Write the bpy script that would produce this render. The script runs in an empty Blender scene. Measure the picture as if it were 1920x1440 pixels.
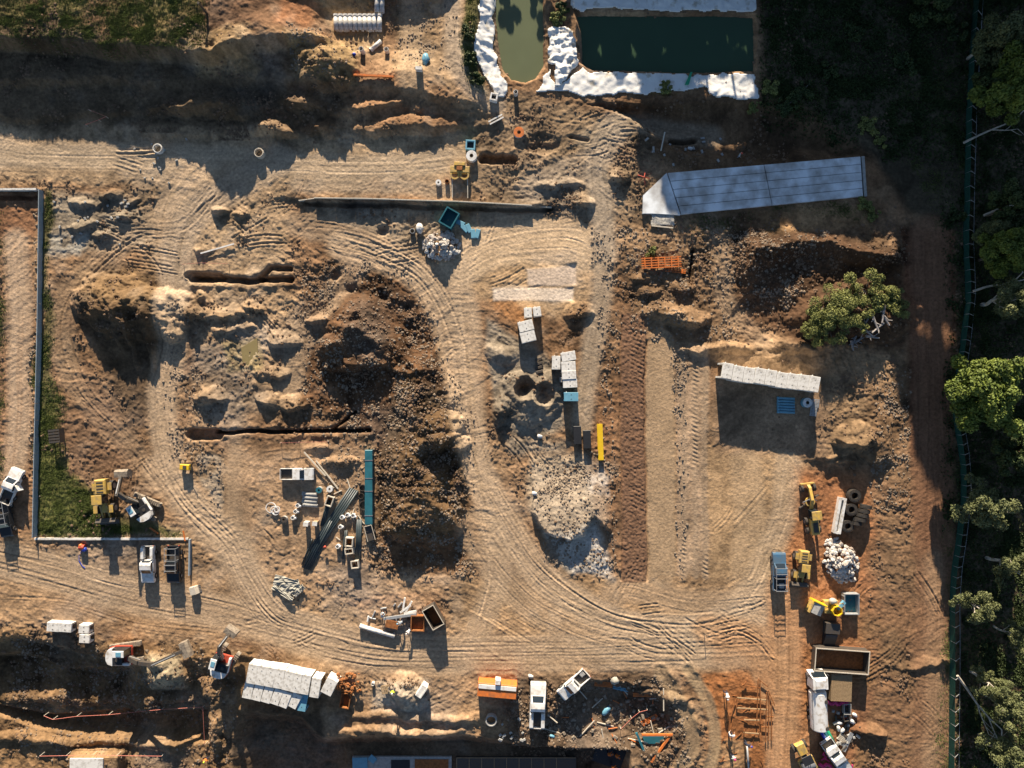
import bpy, bmesh, math, random
import numpy as np
from math import radians as R_, sin, cos, pi
from mathutils import Vector, Matrix
SC = bpy.context.scene
COL = SC.collection
rnd = random.Random(7)
# ---------------------------------------------------------------- camera, light, exposure
H = 108.0            # drone height in metres
PPM = 12.0           # photo pixels per metre on the ground
cd = bpy.data.cameras.new('camera'); cam = bpy.data.objects.new('camera', cd); COL.objects.link(cam)
cam.location = (0, 0, H); cam.rotation_euler = (0, 0, 0)
cd.sensor_width = 36.0; cd.lens = 36.0 * H / 160.0; cd.clip_start = 1; cd.clip_end = 3000
SC.camera = cam
SUN_EL, SUN_AZ = R_(16.0), R_(4.0)
W = bpy.data.worlds.new("World"); SC.world = W; W.use_nodes = True
nt = W.node_tree; bg = nt.nodes['Background']
sky = nt.nodes.new('ShaderNodeTexSky'); sky.sky_type = 'NISHITA'; sky.sun_disc = False
sky.sun_elevation = SUN_EL; sky.sun_rotation = -SUN_AZ; sky.air_density = 0.7; sky.dust_density = 0.2
nt.links.new(sky.outputs[0], bg.inputs[0]); bg.inputs[1].default_value = 0.06
sl = bpy.data.lights.new('sun', 'SUN'); sl.energy = 5.0; sl.angle = R_(0.5); sl.color = (1.0, 0.86, 0.68)
so = bpy.data.objects.new('sun', sl); COL.objects.link(so)
ld = Vector((sin(SUN_AZ) * cos(SUN_EL), -cos(SUN_AZ) * cos(SUN_EL), -sin(SUN_EL)))
so.rotation_euler = ld.to_track_quat('-Z', 'Y').to_euler(); so.location = (0, 0, 90)
SC.view_settings.view_transform = 'Standard'; SC.view_settings.look = 'None'
SC.view_settings.exposure = 1.2; SC.view_settings.gamma = 1.0

# ---------------------------------------------------------------- ground arrays (photo-map pixels at z = 0)
STEP = 0.14 * PPM
xi = np.arange(-30, 1950, STEP); yi = np.arange(-30, 1470, STEP)
def outer(a):
    s, g, l = STEP, [], a[-1]
    while l < a[-1] + 6000:
        s *= 1.16; l += s; g.append(l)
    s, f, l = STEP, [], a[0]
    while l > a[0] - 6000:
        s *= 1.16; l -= s; f.append(l)
    return np.array(f[::-1] + list(a) + g)
PXs = outer(xi); PYs = outer(yi)
PX, PY = np.meshgrid(PXs, PYs)          # rows = y
NR, NC = PX.shape

def h2(ix, iy, seed):
    n = (ix.astype(np.int64) * 374761393 + iy.astype(np.int64) * 668265263 + seed * 974634777) & 0xffffffff
    n = ((n ^ (n >> 13)) * 1274126177) & 0xffffffff
    n = (n ^ (n >> 16)) & 0xffff
    return n.astype(np.float32) / 32767.5 - 1.0
def vn(x, y, seed=0):
    x0 = np.floor(x); y0 = np.floor(y); fx = (x - x0).astype(np.float32); fy = (y - y0).astype(np.float32)
    fx = fx * fx * (3 - 2 * fx); fy = fy * fy * (3 - 2 * fy)
    x0 = x0.astype(np.int64); y0 = y0.astype(np.int64)
    a = h2(x0, y0, seed); b = h2(x0 + 1, y0, seed); c = h2(x0, y0 + 1, seed); d = h2(x0 + 1, y0 + 1, seed)
    return (a + (b - a) * fx) * (1 - fy) + (c + (d - c) * fx) * fy
def fbm(x, y, wl, octv=4, seed=0, g=0.5, ridged=False):
    s = 0; a = 1; t = 0; f = 1.0 / wl
    for k in range(octv):
        th = 0.6 + k * 1.1
        u = (x * cos(th) + y * sin(th)) * f + 17.3 * k; v = (-x * sin(th) + y * cos(th)) * f + 5.1 * k
        n = vn(u, v, seed + k * 7)
        if ridged: n = 1 - 2 * np.abs(n)
        s = s + a * n; t += a; a *= g; f *= 2.03
    return s / t
def smooth(e0, e1, x):
    t = np.clip((x - e0) / (e1 - e0), 0, 1); return t * t * (3 - 2 * t)

WX = (PX + 12 * fbm(PX, PY, 90, 2, 1) + 4.5 * fbm(PX, PY, 16, 3, 2)).astype(np.float32)
WY = (PY + 12 * fbm(PX, PY, 90, 2, 3) + 4.5 * fbm(PX, PY, 16, 3, 4)).astype(np.float32)
Z = np.zeros(PX.shape, np.float32)
RG = np.full(PX.shape, 0.55, np.float32)     # roughness amplitude
CL = np.zeros(PX.shape + (3,), np.float32)   # soil colour
GR = np.zeros(PX.shape, np.float32)          # grass density
ST = np.zeros(PX.shape, np.float32)          # loose stones density

def win(x0, y0, x1, y1):
    return (slice(max(0, np.searchsorted(PYs, y0) - 1), min(NR, np.searchsorted(PYs, y1) + 1)),
            slice(max(0, np.searchsorted(PXs, x0) - 1), min(NC, np.searchsorted(PXs, x1) + 1)))
def pwin(pts, m):
    xs = [p[0] for p in pts]; ys = [p[1] for p in pts]
    return win(min(xs) - m, min(ys) - m, max(xs) + m, max(ys) + m)
def segdist(x, y, pts, closed=False):
    """distance, signed lateral offset, arclength (px)"""
    D = np.full(x.shape, 1e9, np.float32); S = np.zeros_like(D); T = np.zeros_like(D); acc = 0
    n = len(pts); rng = range(n if closed else n - 1)
    for i in rng:
        ax, ay = pts[i]; bx, by = pts[(i + 1) % n]
        dx, dy = bx - ax, by - ay; L = math.hypot(dx, dy) or 1e-6
        t = np.clip(((x - ax) * dx + (y - ay) * dy) / (L * L), 0, 1)
        ex = x - ax - t * dx; ey = y - ay - t * dy
        d = np.sqrt(ex * ex + ey * ey)
        m = d < D
        D = np.where(m, d, D)
        if not closed:
            S = np.where(m, np.sign(dx * ey - dy * ex) * d, S); T = np.where(m, acc + t * L, T)
        acc += L
    return D, S, T
def inside(x, y, pts):
    c = np.zeros(x.shape, bool); n = len(pts)
    for i in range(n):
        ax, ay = pts[i]; bx, by = pts[(i + 1) % n]
        if ay == by: continue
        m = ((ay > y) != (by > y)) & (x < (bx - ax) * (y - ay) / (by - ay) + ax)
        c ^= m
    return c
def psdf(pts, m, warp=1.0):
    w = pwin(pts, m + 20)
    x = PX[w] + (WX[w] - PX[w]) * warp; y = PY[w] + (WY[w] - PY[w]) * warp
    D, _, _ = segdist(x, y, pts, True)
    return w, np.where(inside(x, y, pts), D, -D)          # + inside, px
def spline(pts, n=8):
    if len(pts) < 3: return pts
    P = [pts[0]] + list(pts) + [pts[-1]]; o = []
    for i in range(1, len(P) - 2):
        p0, p1, p2, p3 = [np.array(q, float) for q in P[i - 1:i + 3]]
        for k in range(n):
            t = k / n
            o.append(tuple(0.5 * ((2 * p1) + (-p0 + p2) * t + (2 * p0 - 5 * p1 + 4 * p2 - p3) * t * t + (-p0 + 3 * p1 - 3 * p2 + p3) * t ** 3)))
    o.append(tuple(pts[-1])); return o
def E(cx, cy, rx, ry, n=20, a=0):
    return [(cx + rx * cos(t) * cos(a) - ry * sin(t) * sin(a), cy + rx * cos(t) * sin(a) + ry * sin(t) * cos(a)) for t in [2 * pi * k / n for k in range(n)]]
def paint(pts, col, feather=8, k=1.0, warp=1.0, patch=0):
    w, d = psdf(pts, feather, warp)
    a = smooth(-feather, feather, d) * k
    if patch: a = a * smooth(-0.35, 0.35, fbm(PX[w], PY[w], patch, 3, 50) + 0.1)
    CL[w] += (np.array(col, np.float32) - CL[w]) * a[..., None]
def rough(pts, r, feather=10, k=1.0):
    w, d = psdf(pts, feather); a = smooth(-feather, feather, d) * k
    RG[w] += (r - RG[w]) * a
def dens(A, pts, v, feather=10):
    w, d = psdf(pts, feather); a = smooth(-feather, feather, d)
    A[w] = np.maximum(A[w], v * a)
def mound(pts, h, slope=0.75, warp=1.0, soft=0.6):
    """heap whose sides rise at `slope` to height h; negative h digs"""
    w, d = psdf(pts, 2, warp)
    d = np.maximum(d, 0) / PPM * slope; a = abs(h)
    v = a * (1 - np.exp(-(d / a) ** 1.0 * 1.0)) * (1 - soft) + np.minimum(d, a) * soft
    Z[w] += np.sign(h) * v
def Q(pts, z):
    """ground position of points that stand z high and show at these photo pixels"""
    k = (H - z) / H; return [(960 + (x - 960) * k, 720 + (y - 720) * k) for x, y in pts]
def cone(cx, cy, rx, ry, h, p=1.0, warp=1.0):
    w = win(cx - rx - 20, cy - ry - 20, cx + rx + 20, cy + ry + 20)
    x = PX[w] + (WX[w] - PX[w]) * warp; y = PY[w] + (WY[w] - PY[w]) * warp
    r = np.sqrt(((x - cx) / rx) ** 2 + ((y - cy) / ry) ** 2)
    sd = int(cx * 7 + cy) % 97
    r = r * (1 + .42 * fbm(PX[w], PY[w], 48, 4, 300 + sd)) - .04
    t = np.clip(1 - r, 0, 1) ** p
    Z[w] += h * np.minimum(t, 0.93 + 0.07 * t) * (1 + .34 * fbm(PX[w], PY[w], 24, 4, 400 + sd, .6))
    if h > .7: RG[w] = np.maximum(RG[w], .85 * smooth(0, .25, t))
def ramp(cx, cy, rx, ry, h, p=.8):
    """spoil heap rising from the north to a steep crest at y = cy"""
    sd = int(cx * 3 + cy) % 89; w = win(cx - rx - 20, cy - ry - 20, cx + rx + 20, cy + 40)
    x = WX[w] + 7 * fbm(PX[w], PY[w], 22, 3, 600 + sd); y = WY[w] + 6 * fbm(PX[w], PY[w], 18, 3, 700 + sd)
    e = np.clip(1 - ((x - cx) / rx) ** 2, 0, 1) ** .6; yc = cy + ry * .25 * (e - 1)
    up = np.clip((y - (yc - ry * np.maximum(e, .2))) / (ry * np.maximum(e, .2)), 0, 1) ** p; dn = 1 - smooth(0, 7 + h * 3, y - yc)
    Z[w] += h * e * up * dn * (1 + .2 * fbm(PX[w], PY[w], 14, 3, 800 + sd)); RG[w] = np.maximum(RG[w], .8 * smooth(0, .3, e * up))
def bank(pts, h, width, down=False):
    """terrain north of the open line is h higher, falling over `width` px"""
    xs = np.array([p[0] for p in pts]); ys = np.array([p[1] for p in pts])
    yl = np.interp(WX, xs, ys); fx = smooth(xs[0] - 60, xs[0], WX) * (1 - smooth(xs[-1], xs[-1] + 60, WX))
    if xs[0] < 5: fx = 1 - smooth(xs[-1], xs[-1] + 60, WX)
    q = smooth(-width / 2, width / 2, WY - yl)
    Z[:] += (-h * fx * q if down else h * fx * (1 - q)).astype(np.float32)
def road(pts, wd, col=None, k=0.8, streak=0.10, flat=0.9, scale=1.0, seed=0, edge=10, warp=0.3, lug=0, berm=0.0, wear=None, ruts=0, rd=.07):
    pts = spline(pts); m = wd / 2 + edge + 12; w = pwin(pts, m)
    x = PX[w] + (WX[w] - PX[w]) * warp; y = PY[w] + (WY[w] - PY[w]) * warp
    D, S, T = segdist(x, y, pts); tl = float(T.max())
    a = 1 - smooth(wd / 2 - edge, wd / 2 + edge, D); endf = smooth(0, 30, T) * smooth(0, 30, tl - T) if col is None or ruts else 1
    n1 = vn(S / (3.1 * scale), T / 140.0 + seed * 3, 90 + seed); n2 = vn(S / (7.5 * scale), T / 260.0, 91 + seed); n3 = vn(S / (1.9 * scale), T / 60.0, 92 + seed)
    br = smooth(-0.3, 0.5, vn(T / 70.0, S / 25.0, 94 + seed))
    s = (0.45 * n1 + 0.4 * n2 + 0.25 * n3) * (0.35 + 0.65 * br)
    RG[w] *= 1 - flat * a
    Z[w] += .55 * streak * s * a
    s = s * endf; T0_, S0_ = T, S
    if ruts: _, S, T = segdist(PX[w] + .10 * (x - PX[w]), PY[w] + .10 * (y - PY[w]), pts)
    rr = random.Random(seed * 13 + 1); rutc = 0
    for q in range(ruts):
        o = rr.uniform(-.42, .42) * wd; A = rr.uniform(.04, .16) * wd; Lw = rr.uniform(120, 320); ph = rr.uniform(0, 6.3); oc = o + A * np.sin(T / Lw + ph); gw_ = rr.uniform(9, 12); wt = rr.uniform(1.1, 1.9); k_ = rr.uniform(.4, 1); br2 = smooth(-.7, .3, vn(T / 90, T * 0, 200 + seed + q)) * endf
        for e in (-1, 1):
            u = (S - oc - e * gw_) / wt; g_ = np.exp(-u * u) * br2; Z[w] += (.30 + .30 * rr.random()) * rd * k_ * a * (-g_ + .7 * np.exp(-(np.abs(u) - 1.9) ** 2) * br2 + .35 * g_ * np.sin(T * 1.1))
            rutc = rutc + g_ * k_ * (1 if q % 3 else -1)
    if berm: Z[w] += berm * np.exp(-((D - wd / 2) / 5.0) ** 2) * (0.5 + 0.5 * vn(T / 12, S * 0, 33 + seed))
    if lug: Z[w] += lug * a * np.sin(T * 2 * pi / 8.0 + S * 0.35) * smooth(0.1, 0.5, vn(S / 16, T / 90, 37 + seed))
    if col is not None:
        c = np.array(col, np.float32) * (1 + 0.34 * s - .30 * np.clip(rutc, -1.2, 1.5))[..., None]
        if wear is not None:
            q = smooth(0.0, 0.6, n2 * 0.7 + n1 * 0.3)[..., None] * 0.6; c = c * (1 - q) + np.array(wear, np.float32) * q
        CL[w] += (c - CL[w]) * (a * k)[..., None]
def trench(pts, wd, dep, spoil=0.0, wall=2.0):
    w = pwin(pts, wd + 22)
    x = PX[w] + (WX[w] - PX[w]) * 0.45; y = PY[w] + (WY[w] - PY[w]) * 0.45
    D, S, T = segdist(x, y, pts)
    a = 1 - smooth(wd / 2 - wall, wd / 2 + wall, D)
    Z[w] -= dep * a; RG[w] *= 1 - 0.7 * a
    if spoil: Z[w] += spoil * np.exp(-((D - wd / 2 - 7) / 5) ** 2) * (0.4 + 0.6 * fbm(x, y, 14, 2, 61))
def groove(pts, wd, dep, col=None):
    pts = spline(pts, 6); w = pwin(pts, wd * 3)
    D, S, T = segdist(PX[w], PY[w], pts); g = np.exp(-(D / wd) ** 2)
    Z[w] += (-dep * g + dep * 0.8 * np.exp(-((D - wd * 1.7) / (wd * .7)) ** 2)) * smooth(-0.5, 0.2, vn(T / 30, T * 0, 12))
    if col is not None: CL[w] += (np.array(col, np.float32) - CL[w]) * (g * .7)[..., None]

TAN = (.40, .285, .185); LTAN = (.50, .37, .255); BRN = (.25, .155, .092); DRK = (.135, .085, .05); BLK = (.07, .05, .035)
RED = (.34, .165, .08); ORG = (.44, .22, .09); GRY = (.31, .28, .23); GRV = (.42, .36, .29); MUL = (.07, .055, .038); OLV = (.22, .17, .08)
GRS = (.13, .115, .045); CHL = (.55, .47, .38)
n_ = fbm(PX, PY, 160, 4, 5); n2_ = fbm(PX, PY, 45, 4, 6)
mix = smooth(-0.5, 0.5, n_ + 0.5 * n2_)[..., None]
CL[:] = np.array(BRN, np.float32) * (1 - mix) * 1.1 + np.array(TAN, np.float32) * mix
exec_marker = None
# ================================================================ soil zones (soil colours, plus the left heap's lit and shaded parts)
FAR = 7000
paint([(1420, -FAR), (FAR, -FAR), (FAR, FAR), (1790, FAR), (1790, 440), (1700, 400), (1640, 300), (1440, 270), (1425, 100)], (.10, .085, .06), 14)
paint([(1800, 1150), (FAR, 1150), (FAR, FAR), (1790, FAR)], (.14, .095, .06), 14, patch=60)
paint([(-FAR, -FAR), (560, -FAR), (560, 60), (400, 140), (0, 125), (-FAR, 125)], (.22, .135, .085), 14)
paint([(-FAR, -FAR), (430, -FAR), (410, 115), (300, 120), (0, 95), (-FAR, 95)], (.14, .14, .055), 14, .8, patch=70)
paint([(0, 70), (430, 110), (600, 220), (500, 250), (-60, 245)], (.16, .12, .08), 14)
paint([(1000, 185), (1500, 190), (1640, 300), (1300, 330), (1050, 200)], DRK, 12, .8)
paint([(860, 170), (1060, 190), (1220, 260), (1240, 400), (1100, 420), (870, 360)], (.30, .24, .17), 18, .7)
paint([(-40, 230), (500, 245), (900, 250), (860, 335), (420, 345), (-40, 340)], (.44, .335, .225), 14)
paint([(240, 250), (420, 260), (560, 330), (520, 560), (350, 560), (240, 420)], (.42, .33, .23), 20, .8)
paint([(90, 360), (230, 360), (310, 430), (260, 470), (90, 480)], GRY, 12, .9)
paint([(560, 375), (850, 385), (880, 430), (760, 460), (600, 400)], (.36, .31, .24), 12, .8)
paint([(80, 360), (96, 360), (96, 700), (130, 900), (160, 1005), (68, 1005)], (.13, .13, .06), 5, .9)
paint([(72, 720), (105, 740), (125, 890), (260, 965), (350, 1000), (66, 1008)], (.13, .14, .05), 8, .9)
paint([(90, 480), (260, 470), (300, 600), (310, 850), (400, 1000), (200, 960), (110, 820)], (.27, .175, .105), 16, .8)
paint([(145, 545), (320, 550), (320, 770), (230, 780)], (.13, .09, .055), 14, .9)  # left heap's cast shadow painted dark into the soil
paint([(150, 500), (320, 500), (310, 570), (150, 570)], (.23, .16, .09), 14, .85)  # lit north part of that heap painted a lighter olive brown
paint([(360, 540), (560, 540), (600, 780), (360, 780)], (.40, .30, .20), 20, .8)
paint([(410, 640), (480, 630), (485, 690), (420, 700)], (.42, .34, .17), 6, .8)
paint([(570, 560), (700, 480), (820, 560), (870, 760), (885, 950), (860, 1070), (720, 1070), (700, 830), (560, 760)], (.19, .11, .062), 12)
paint([(760, 700), (865, 740), (880, 960), (840, 1010), (705, 1000), (705, 860)], (.155, .105, .058), 12, .8)
paint([(420, 840), (690, 840), (700, 1060), (850, 1080), (840, 1130), (560, 1130), (470, 1050)], (.46, .33, .22), 14, .9)
paint([(360, 850), (415, 850), (410, 960), (360, 900)], (.33, .25, .17), 8, .8)
paint([(650, 1130), (840, 1110), (840, 1190), (700, 1190)], (.42, .235, .16), 10, .7)
paint([(860, 430), (1110, 430), (1110, 560), (1050, 590), (900, 560), (850, 520)], (.60, .44, .28), 14, .95)
paint([(925, 540), (1075, 538), (1075, 562), (925, 562)], CHL, 4, .8)
paint([(990, 500), (1080, 490), (1080, 530), (990, 533)], CHL, 6, .5)
paint([(920, 565), (960, 560), (990, 600), (930, 600)], ORG, 8, .6)
paint([(905, 605), (1000, 640), (1060, 700), (1060, 800), (1010, 830), (930, 800), (915, 720)], (.33, .30, .25), 8, .9)
paint([(930, 800), (1010, 830), (1060, 830), (1050, 850), (960, 860)], (.36, .33, .28), 12, .8)
paint([(1000, 860), (1110, 850), (1145, 900), (1130, 980), (1145, 1090), (1060, 1075), (1020, 1000), (990, 920)], (.45, .38, .29), 10, .9)
paint([(1095, 860), (1140, 880), (1140, 940), (1100, 930)], (.52, .47, .40), 10, .7)
paint([(1025, 1000), (1110, 990), (1150, 1085), (1070, 1075)], (.50, .47, .42), 8, .9)
paint([(1090, 840), (1165, 700), (1165, 1090), (1130, 1080)], (.32, .19, .11), 8, .8)
paint([(1165, 588), (1212, 588), (1212, 1092), (1165, 1092)], (.23, .14, .09), 3, 1, .25)
paint([(1213, 640), (1268, 640), (1268, 1080), (1213, 1080)], (.40, .28, .17), 4, .95, .4)
paint([(1268, 640), (1330, 640), (1330, 1080), (1268, 1080)], (.47, .36, .26), 5, .9, .4)
paint([(1330, 830), (1500, 850), (1490, 1000), (1440, 1090), (1330, 1090)], (.47, .34, .21), 12, .9)
paint([(1340, 700), (1560, 700), (1560, 850), (1350, 850)], (.36, .26, .18), 12, .8)
paint([(1170, 410), (1380, 400), (1400, 650), (1200, 650)], (.33, .23, .145), 20, .8)
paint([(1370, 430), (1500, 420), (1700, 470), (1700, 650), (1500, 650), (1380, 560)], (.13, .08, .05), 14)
paint([(1420, 395), (1630, 385), (1640, 430), (1430, 435)], (.34, .23, .13), 10, .9)
paint([(1330, 640), (1690, 660), (1700, 830), (1560, 900), (1530, 700), (1340, 680)], (.36, .26, .165), 14, .8)
paint([(1620, 720), (1700, 700), (1710, 1440), (1640, 1440), (1620, 1100), (1640, 880)], (.30, .20, .125), 16, .8)
paint([(1500, 880), (1640, 880), (1640, 1240), (1440, 1250), (1450, 1100)], (.40, .20, .10), 16, .9)
paint([(1430, 1200), (1640, 1230), (1600, 1500), (1440, 1500)], (.36, .18, .085), 12, .85)
paint([(1620, 1100), (1780, 1150), (1780, 1500), (1600, 1500)], (.235, .15, .085), 16, .9)
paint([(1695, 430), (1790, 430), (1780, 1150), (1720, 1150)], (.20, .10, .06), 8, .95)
paint([(860, 1080), (1440, 1080), (1440, 1250), (860, 1250)], (.46, .325, .20), 20, .8)
paint([(560, 1150), (860, 1100), (900, 1260), (560, 1230)], (.42, .30, .19), 20, .7)
paint([(-40, 1010), (480, 1090), (480, 1200), (-40, 1170)], (.42, .29, .18), 16, .8)
paint([(-40, 1170), (300, 1210), (470, 1220), (450, 1500), (-40, 1500)], (.27, .18, .10), 14, .9)
paint([(270, 1230), (345, 1230), (345, 1290), (275, 1290)], (.40, .36, .27), 8, .9)
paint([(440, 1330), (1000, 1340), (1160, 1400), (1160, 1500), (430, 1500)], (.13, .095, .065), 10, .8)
paint([(600, 1330), (880, 1320), (990, 1370), (880, 1395), (600, 1390)], (.38, .26, .16), 8, .9)
paint([(700, 1280), (800, 1275), (800, 1335), (700, 1335)], (.50, .46, .40), 10, .8)
paint([(960, 1270), (1280, 1260), (1290, 1440), (960, 1400)], (.17, .125, .09), 14, .9)
paint([(1320, 1260), (1400, 1258), (1435, 1320), (1430, 1450), (1330, 1450)], (.36, .165, .07), 6)
paint([(1340, 1380), (1400, 1390), (1390, 1450), (1330, 1450)], (.42, .30, .18), 8, .7)
paint([(862, -40), (900, -40), (895, 90), (915, 185), (890, 170), (865, 90)], (.12, .13, .05), 5, .9)
paint([(740, -40), (862, -40), (862, 170), (740, 140)], (.38, .28, .18), 10, .9)
paint([(580, -40), (705, -40), (715, 60), (660, 110), (620, 60)], (.42, .30, .17), 10, .9)
paint([(540, -40), (600, -40), (590, 60), (530, 70)], (.38, .19, .10), 10, .8)
paint([(375, 80), (490, 80), (495, 160), (385, 160)], (.42, .30, .16), 10, .8)
paint([(550, 78), (670, 78), (675, 165), (550, 165)], (.42, .31, .17), 10, .8)
paint([(-40, 360), (66, 360), (60, 1000), (-40, 1000)], (.30, .19, .12), 8, .8)
paint([(-40, 360), (70, 362), (65, 440), (-40, 440)], (.26, .14, .08), 10, .8)
paint([(1530, 1280), (1640, 1290), (1600, 1440), (1530, 1440)], (.33, .17, .10), 8, .6)

# ================================================================ where the soil is rough, grassy, stony
rough([(-FAR, -FAR), (FAR, -FAR), (FAR, -40), (-FAR, -40)], .2)
rough([(-40, 240), (900, 240), (880, 340), (420, 340), (-40, 330)], .3)
for q, r in [([(560, 500), (720, 460), (830, 560), (880, 760), (890, 1080), (700, 1080), (700, 820), (560, 780)], 1.15),
             ([(1160, 400), (1400, 400), (1420, 640), (1180, 660)], .95), ([(1370, 420), (1720, 420), (1720, 660), (1420, 660)], 1.15),
             ([(-40, 1150), (250, 1190), (480, 1230), (420, 1500), (-40, 1500)], 1.0), ([(950, 1260), (1290, 1260), (1290, 1500), (950, 1500)], 1.0),
             ([(100, 620), (300, 800), (250, 960), (110, 880)], .7), ([(90, 360), (260, 360), (300, 460), (100, 480)], .9),
             ([(360, 380), (480, 380), (470, 480), (360, 480)], .9), ([(860, 190), (1240, 180), (1240, 420), (1000, 420), (860, 360)], .8),
             ([(1560, 660), (1710, 650), (1720, 1440), (1640, 1440), (1640, 900)], .85), ([(350, 540), (600, 540), (600, 800), (350, 790)], .8),
             ([(480, 130), (870, 150), (870, 260), (480, 260)], .85), ([(1000, 850), (1150, 850), (1150, 1090), (1040, 1070)], .45),
             ([(420, 840), (690, 850), (700, 1090), (470, 1090)], .30), ([(1330, 840), (1500, 850), (1450, 1090), (1330, 1090)], .12),
             ([(860, 430), (1110, 430), (1110, 590), (900, 580)], .22), ([(1165, 640), (1330, 640), (1330, 1085), (1165, 1085)], .16),
             ([(850, 1100), (1440, 1090), (1440, 1250), (850, 1250)], .28), ([(-40, 1030), (480, 1080), (600, 1190), (860, 1190), (860, 1240), (450, 1210), (-40, 1160)], .3),
             ([(-40, -FAR), (400, -FAR), (400, 90), (-40, 80)], .5), ([(900, 590), (1070, 600), (1070, 840), (930, 850)], .6),
             ([(1440, 860), (1640, 860), (1640, 1440), (1440, 1440)], .35), ([(1640, 1100), (1780, 1100), (1780, 1500), (1620, 1500)], .6),
             ([(740, -FAR), (900, -FAR), (880, 170), (740, 150)], .5), ([(1330, 1260), (1440, 1260), (1440, 1440), (1330, 1440)], .3)]:
    rough(q, r)
for q, v in [([(-FAR, -FAR), (440, -FAR), (420, 118), (330, 126), (0, 98), (-FAR, 98)], 1.5), ([(78, 700), (108, 720), (122, 880), (200, 985), (350, 1003), (70, 1006), (68, 700)], 2.2),
             ([(80, 360), (94, 360), (92, 700), (70, 700)], .6), ([(866, -60), (896, -60), (892, 90), (912, 180), (890, 165), (868, 80)], .9),
             ([(1425, 150), (1540, 160), (1540, 235), (1440, 215)], .9), ([(1430, 385), (1620, 375), (1640, 420), (1500, 405)], .6), ([(1270, 400), (1420, 392), (1400, 425), (1290, 440)], .4),
             ([(1770, 950), (1800, 950), (1790, 1500), (1755, 1500)], .4), ([(1640, 180), (1810, 60), (1810, 420), (1760, 430), (1700, 300)], .35), ([(1790, 300), (1960, 0), (1960, 1500), (1790, 1500)], .35),
             ([(-FAR, 400), (6, 400), (0, 900), (-FAR, 900)], .5), ([(1230, 155), (1275, 155), (1275, 172), (1230, 172)], .9),
             ([(1420, -FAR), (FAR, -FAR), (FAR, 180), (1420, 180)], .15)]:
    dens(GR, q, v)
for q, v in [([(560, 500), (760, 480), (890, 780), (880, 1080), (700, 1080), (560, 780)], .7), ([(1000, 860), (1150, 850), (1150, 1090), (1020, 1050)], 1.0),
             ([(1160, 420), (1380, 420), (1380, 640), (1180, 640)], .6), ([(1268, 640), (1290, 640), (1285, 1090), (1264, 1090)], .9), ([(1110, 420), (1165, 420), (1165, 720), (1150, 1090), (1130, 700)], .6),
             ([(1380, 430), (1560, 430), (1500, 560), (1400, 600)], .8), ([(1640, 700), (1705, 690), (1710, 950), (1640, 960)], .8), ([(960, 1290), (1280, 1270), (1300, 1440), (960, 1400)], .8),
             ([(300, 560), (360, 560), (380, 860), (310, 860)], .4), ([(365, 860), (412, 860), (405, 980), (370, 920)], .8), ([(0, 1200), (450, 1230), (440, 1440), (0, 1440)], .4),
             ([(740, 0), (850, 0), (850, 150), (740, 150)], .5), ([(550, 60), (670, 60), (670, 150), (550, 150)], .6), ([(60, 400), (70, 400), (66, 960), (56, 960)], 1.0)]:
    dens(ST, q, v, 6)

# ================================================================ large relief
bank(Q([(-60, 72), (150, 84), (300, 100), (400, 112), (470, 90), (560, 60)], 4.5), 2.8, 20)
Z -= (0.0)
bank([(-60, 170), (200, 160), (380, 176), (500, 166), (700, 180), (870, 200)], .8, 20)
bank([(-60, 222), (200, 222), (420, 212), (560, 222), (720, 214), (870, 218)], 0.5, 16)
bank([(300, 262), (500, 250), (640, 254), (850, 248), (900, 240)], 0.35, 12)
mound([(470, -60), (900, -60), (870, 150), (700, 150), (560, 100), (480, 60)], -2.6, .5, 1, .5)
cone(440, 130, 62, 44, 1.9, .7); cone(616, 128, 62, 50, 2.7, .7); ramp(350, 208, 80, 16, 1.5); ramp(425, 222, 44, 16, 1.2); ramp(515, 250, 42, 18, 1.2); ramp(560, 205, 40, 14, .9); ramp(700, 205, 70, 14, .7); cone(425, 115, 12, 14, -.8, .7)
cone(565, 195, 40, 22, .7); cone(400, 195, 60, 16, .9, .8); cone(420, 212, 40, 14, 1.0); cone(510, 240, 40, 20, .6, .8); cone(770, 238, 110, 16, .9, .7); cone(600, 236, 45, 16, .8)
# left heap
cone(252, 575, 112, 62, 3.7, .8); cone(258, 590, 20, 18, -1.3, .5); cone(285, 640, 10, 60, 1.2, .7); cone(252, 640, 9, 60, 1.0, .7)
# central soil heap
mound([(585, 590), (640, 545), (720, 560), (765, 640), (745, 705), (690, 690), (650, 715), (590, 690)], 3.6, .6)
mound([(740, 640), (830, 640), (868, 740), (880, 900), (868, 1010), (800, 990), (760, 1030), (715, 1000), (705, 870), (735, 790)], 3.2, .7)
cone(800, 985, 75, 46, 1.6, .7); cone(835, 800, 30, 30, 1.4, .7); cone(820, 855, 34, 30, -1.9, .7); cone(830, 830, 40, 20, 1.6, .7)
ramp(620, 655, 28, 22, 1.0); ramp(690, 690, 40, 30, 1.4); ramp(640, 700, 40, 24, 1.2); ramp(760, 700, 26, 24, .8); ramp(800, 690, 30, 20, .6); ramp(600, 600, 24, 16, .8)
for (x, y, r) in [(660, 540, 9), (678, 605, 7), (773, 690, 8), (760, 570, 9), (718, 555, 6), (630, 510, 8), (720, 430, 8), (600, 620, 12), (690, 650, 12)]:
    cone(x, y, r + 4, r + 4, -.8, .6)
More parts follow.
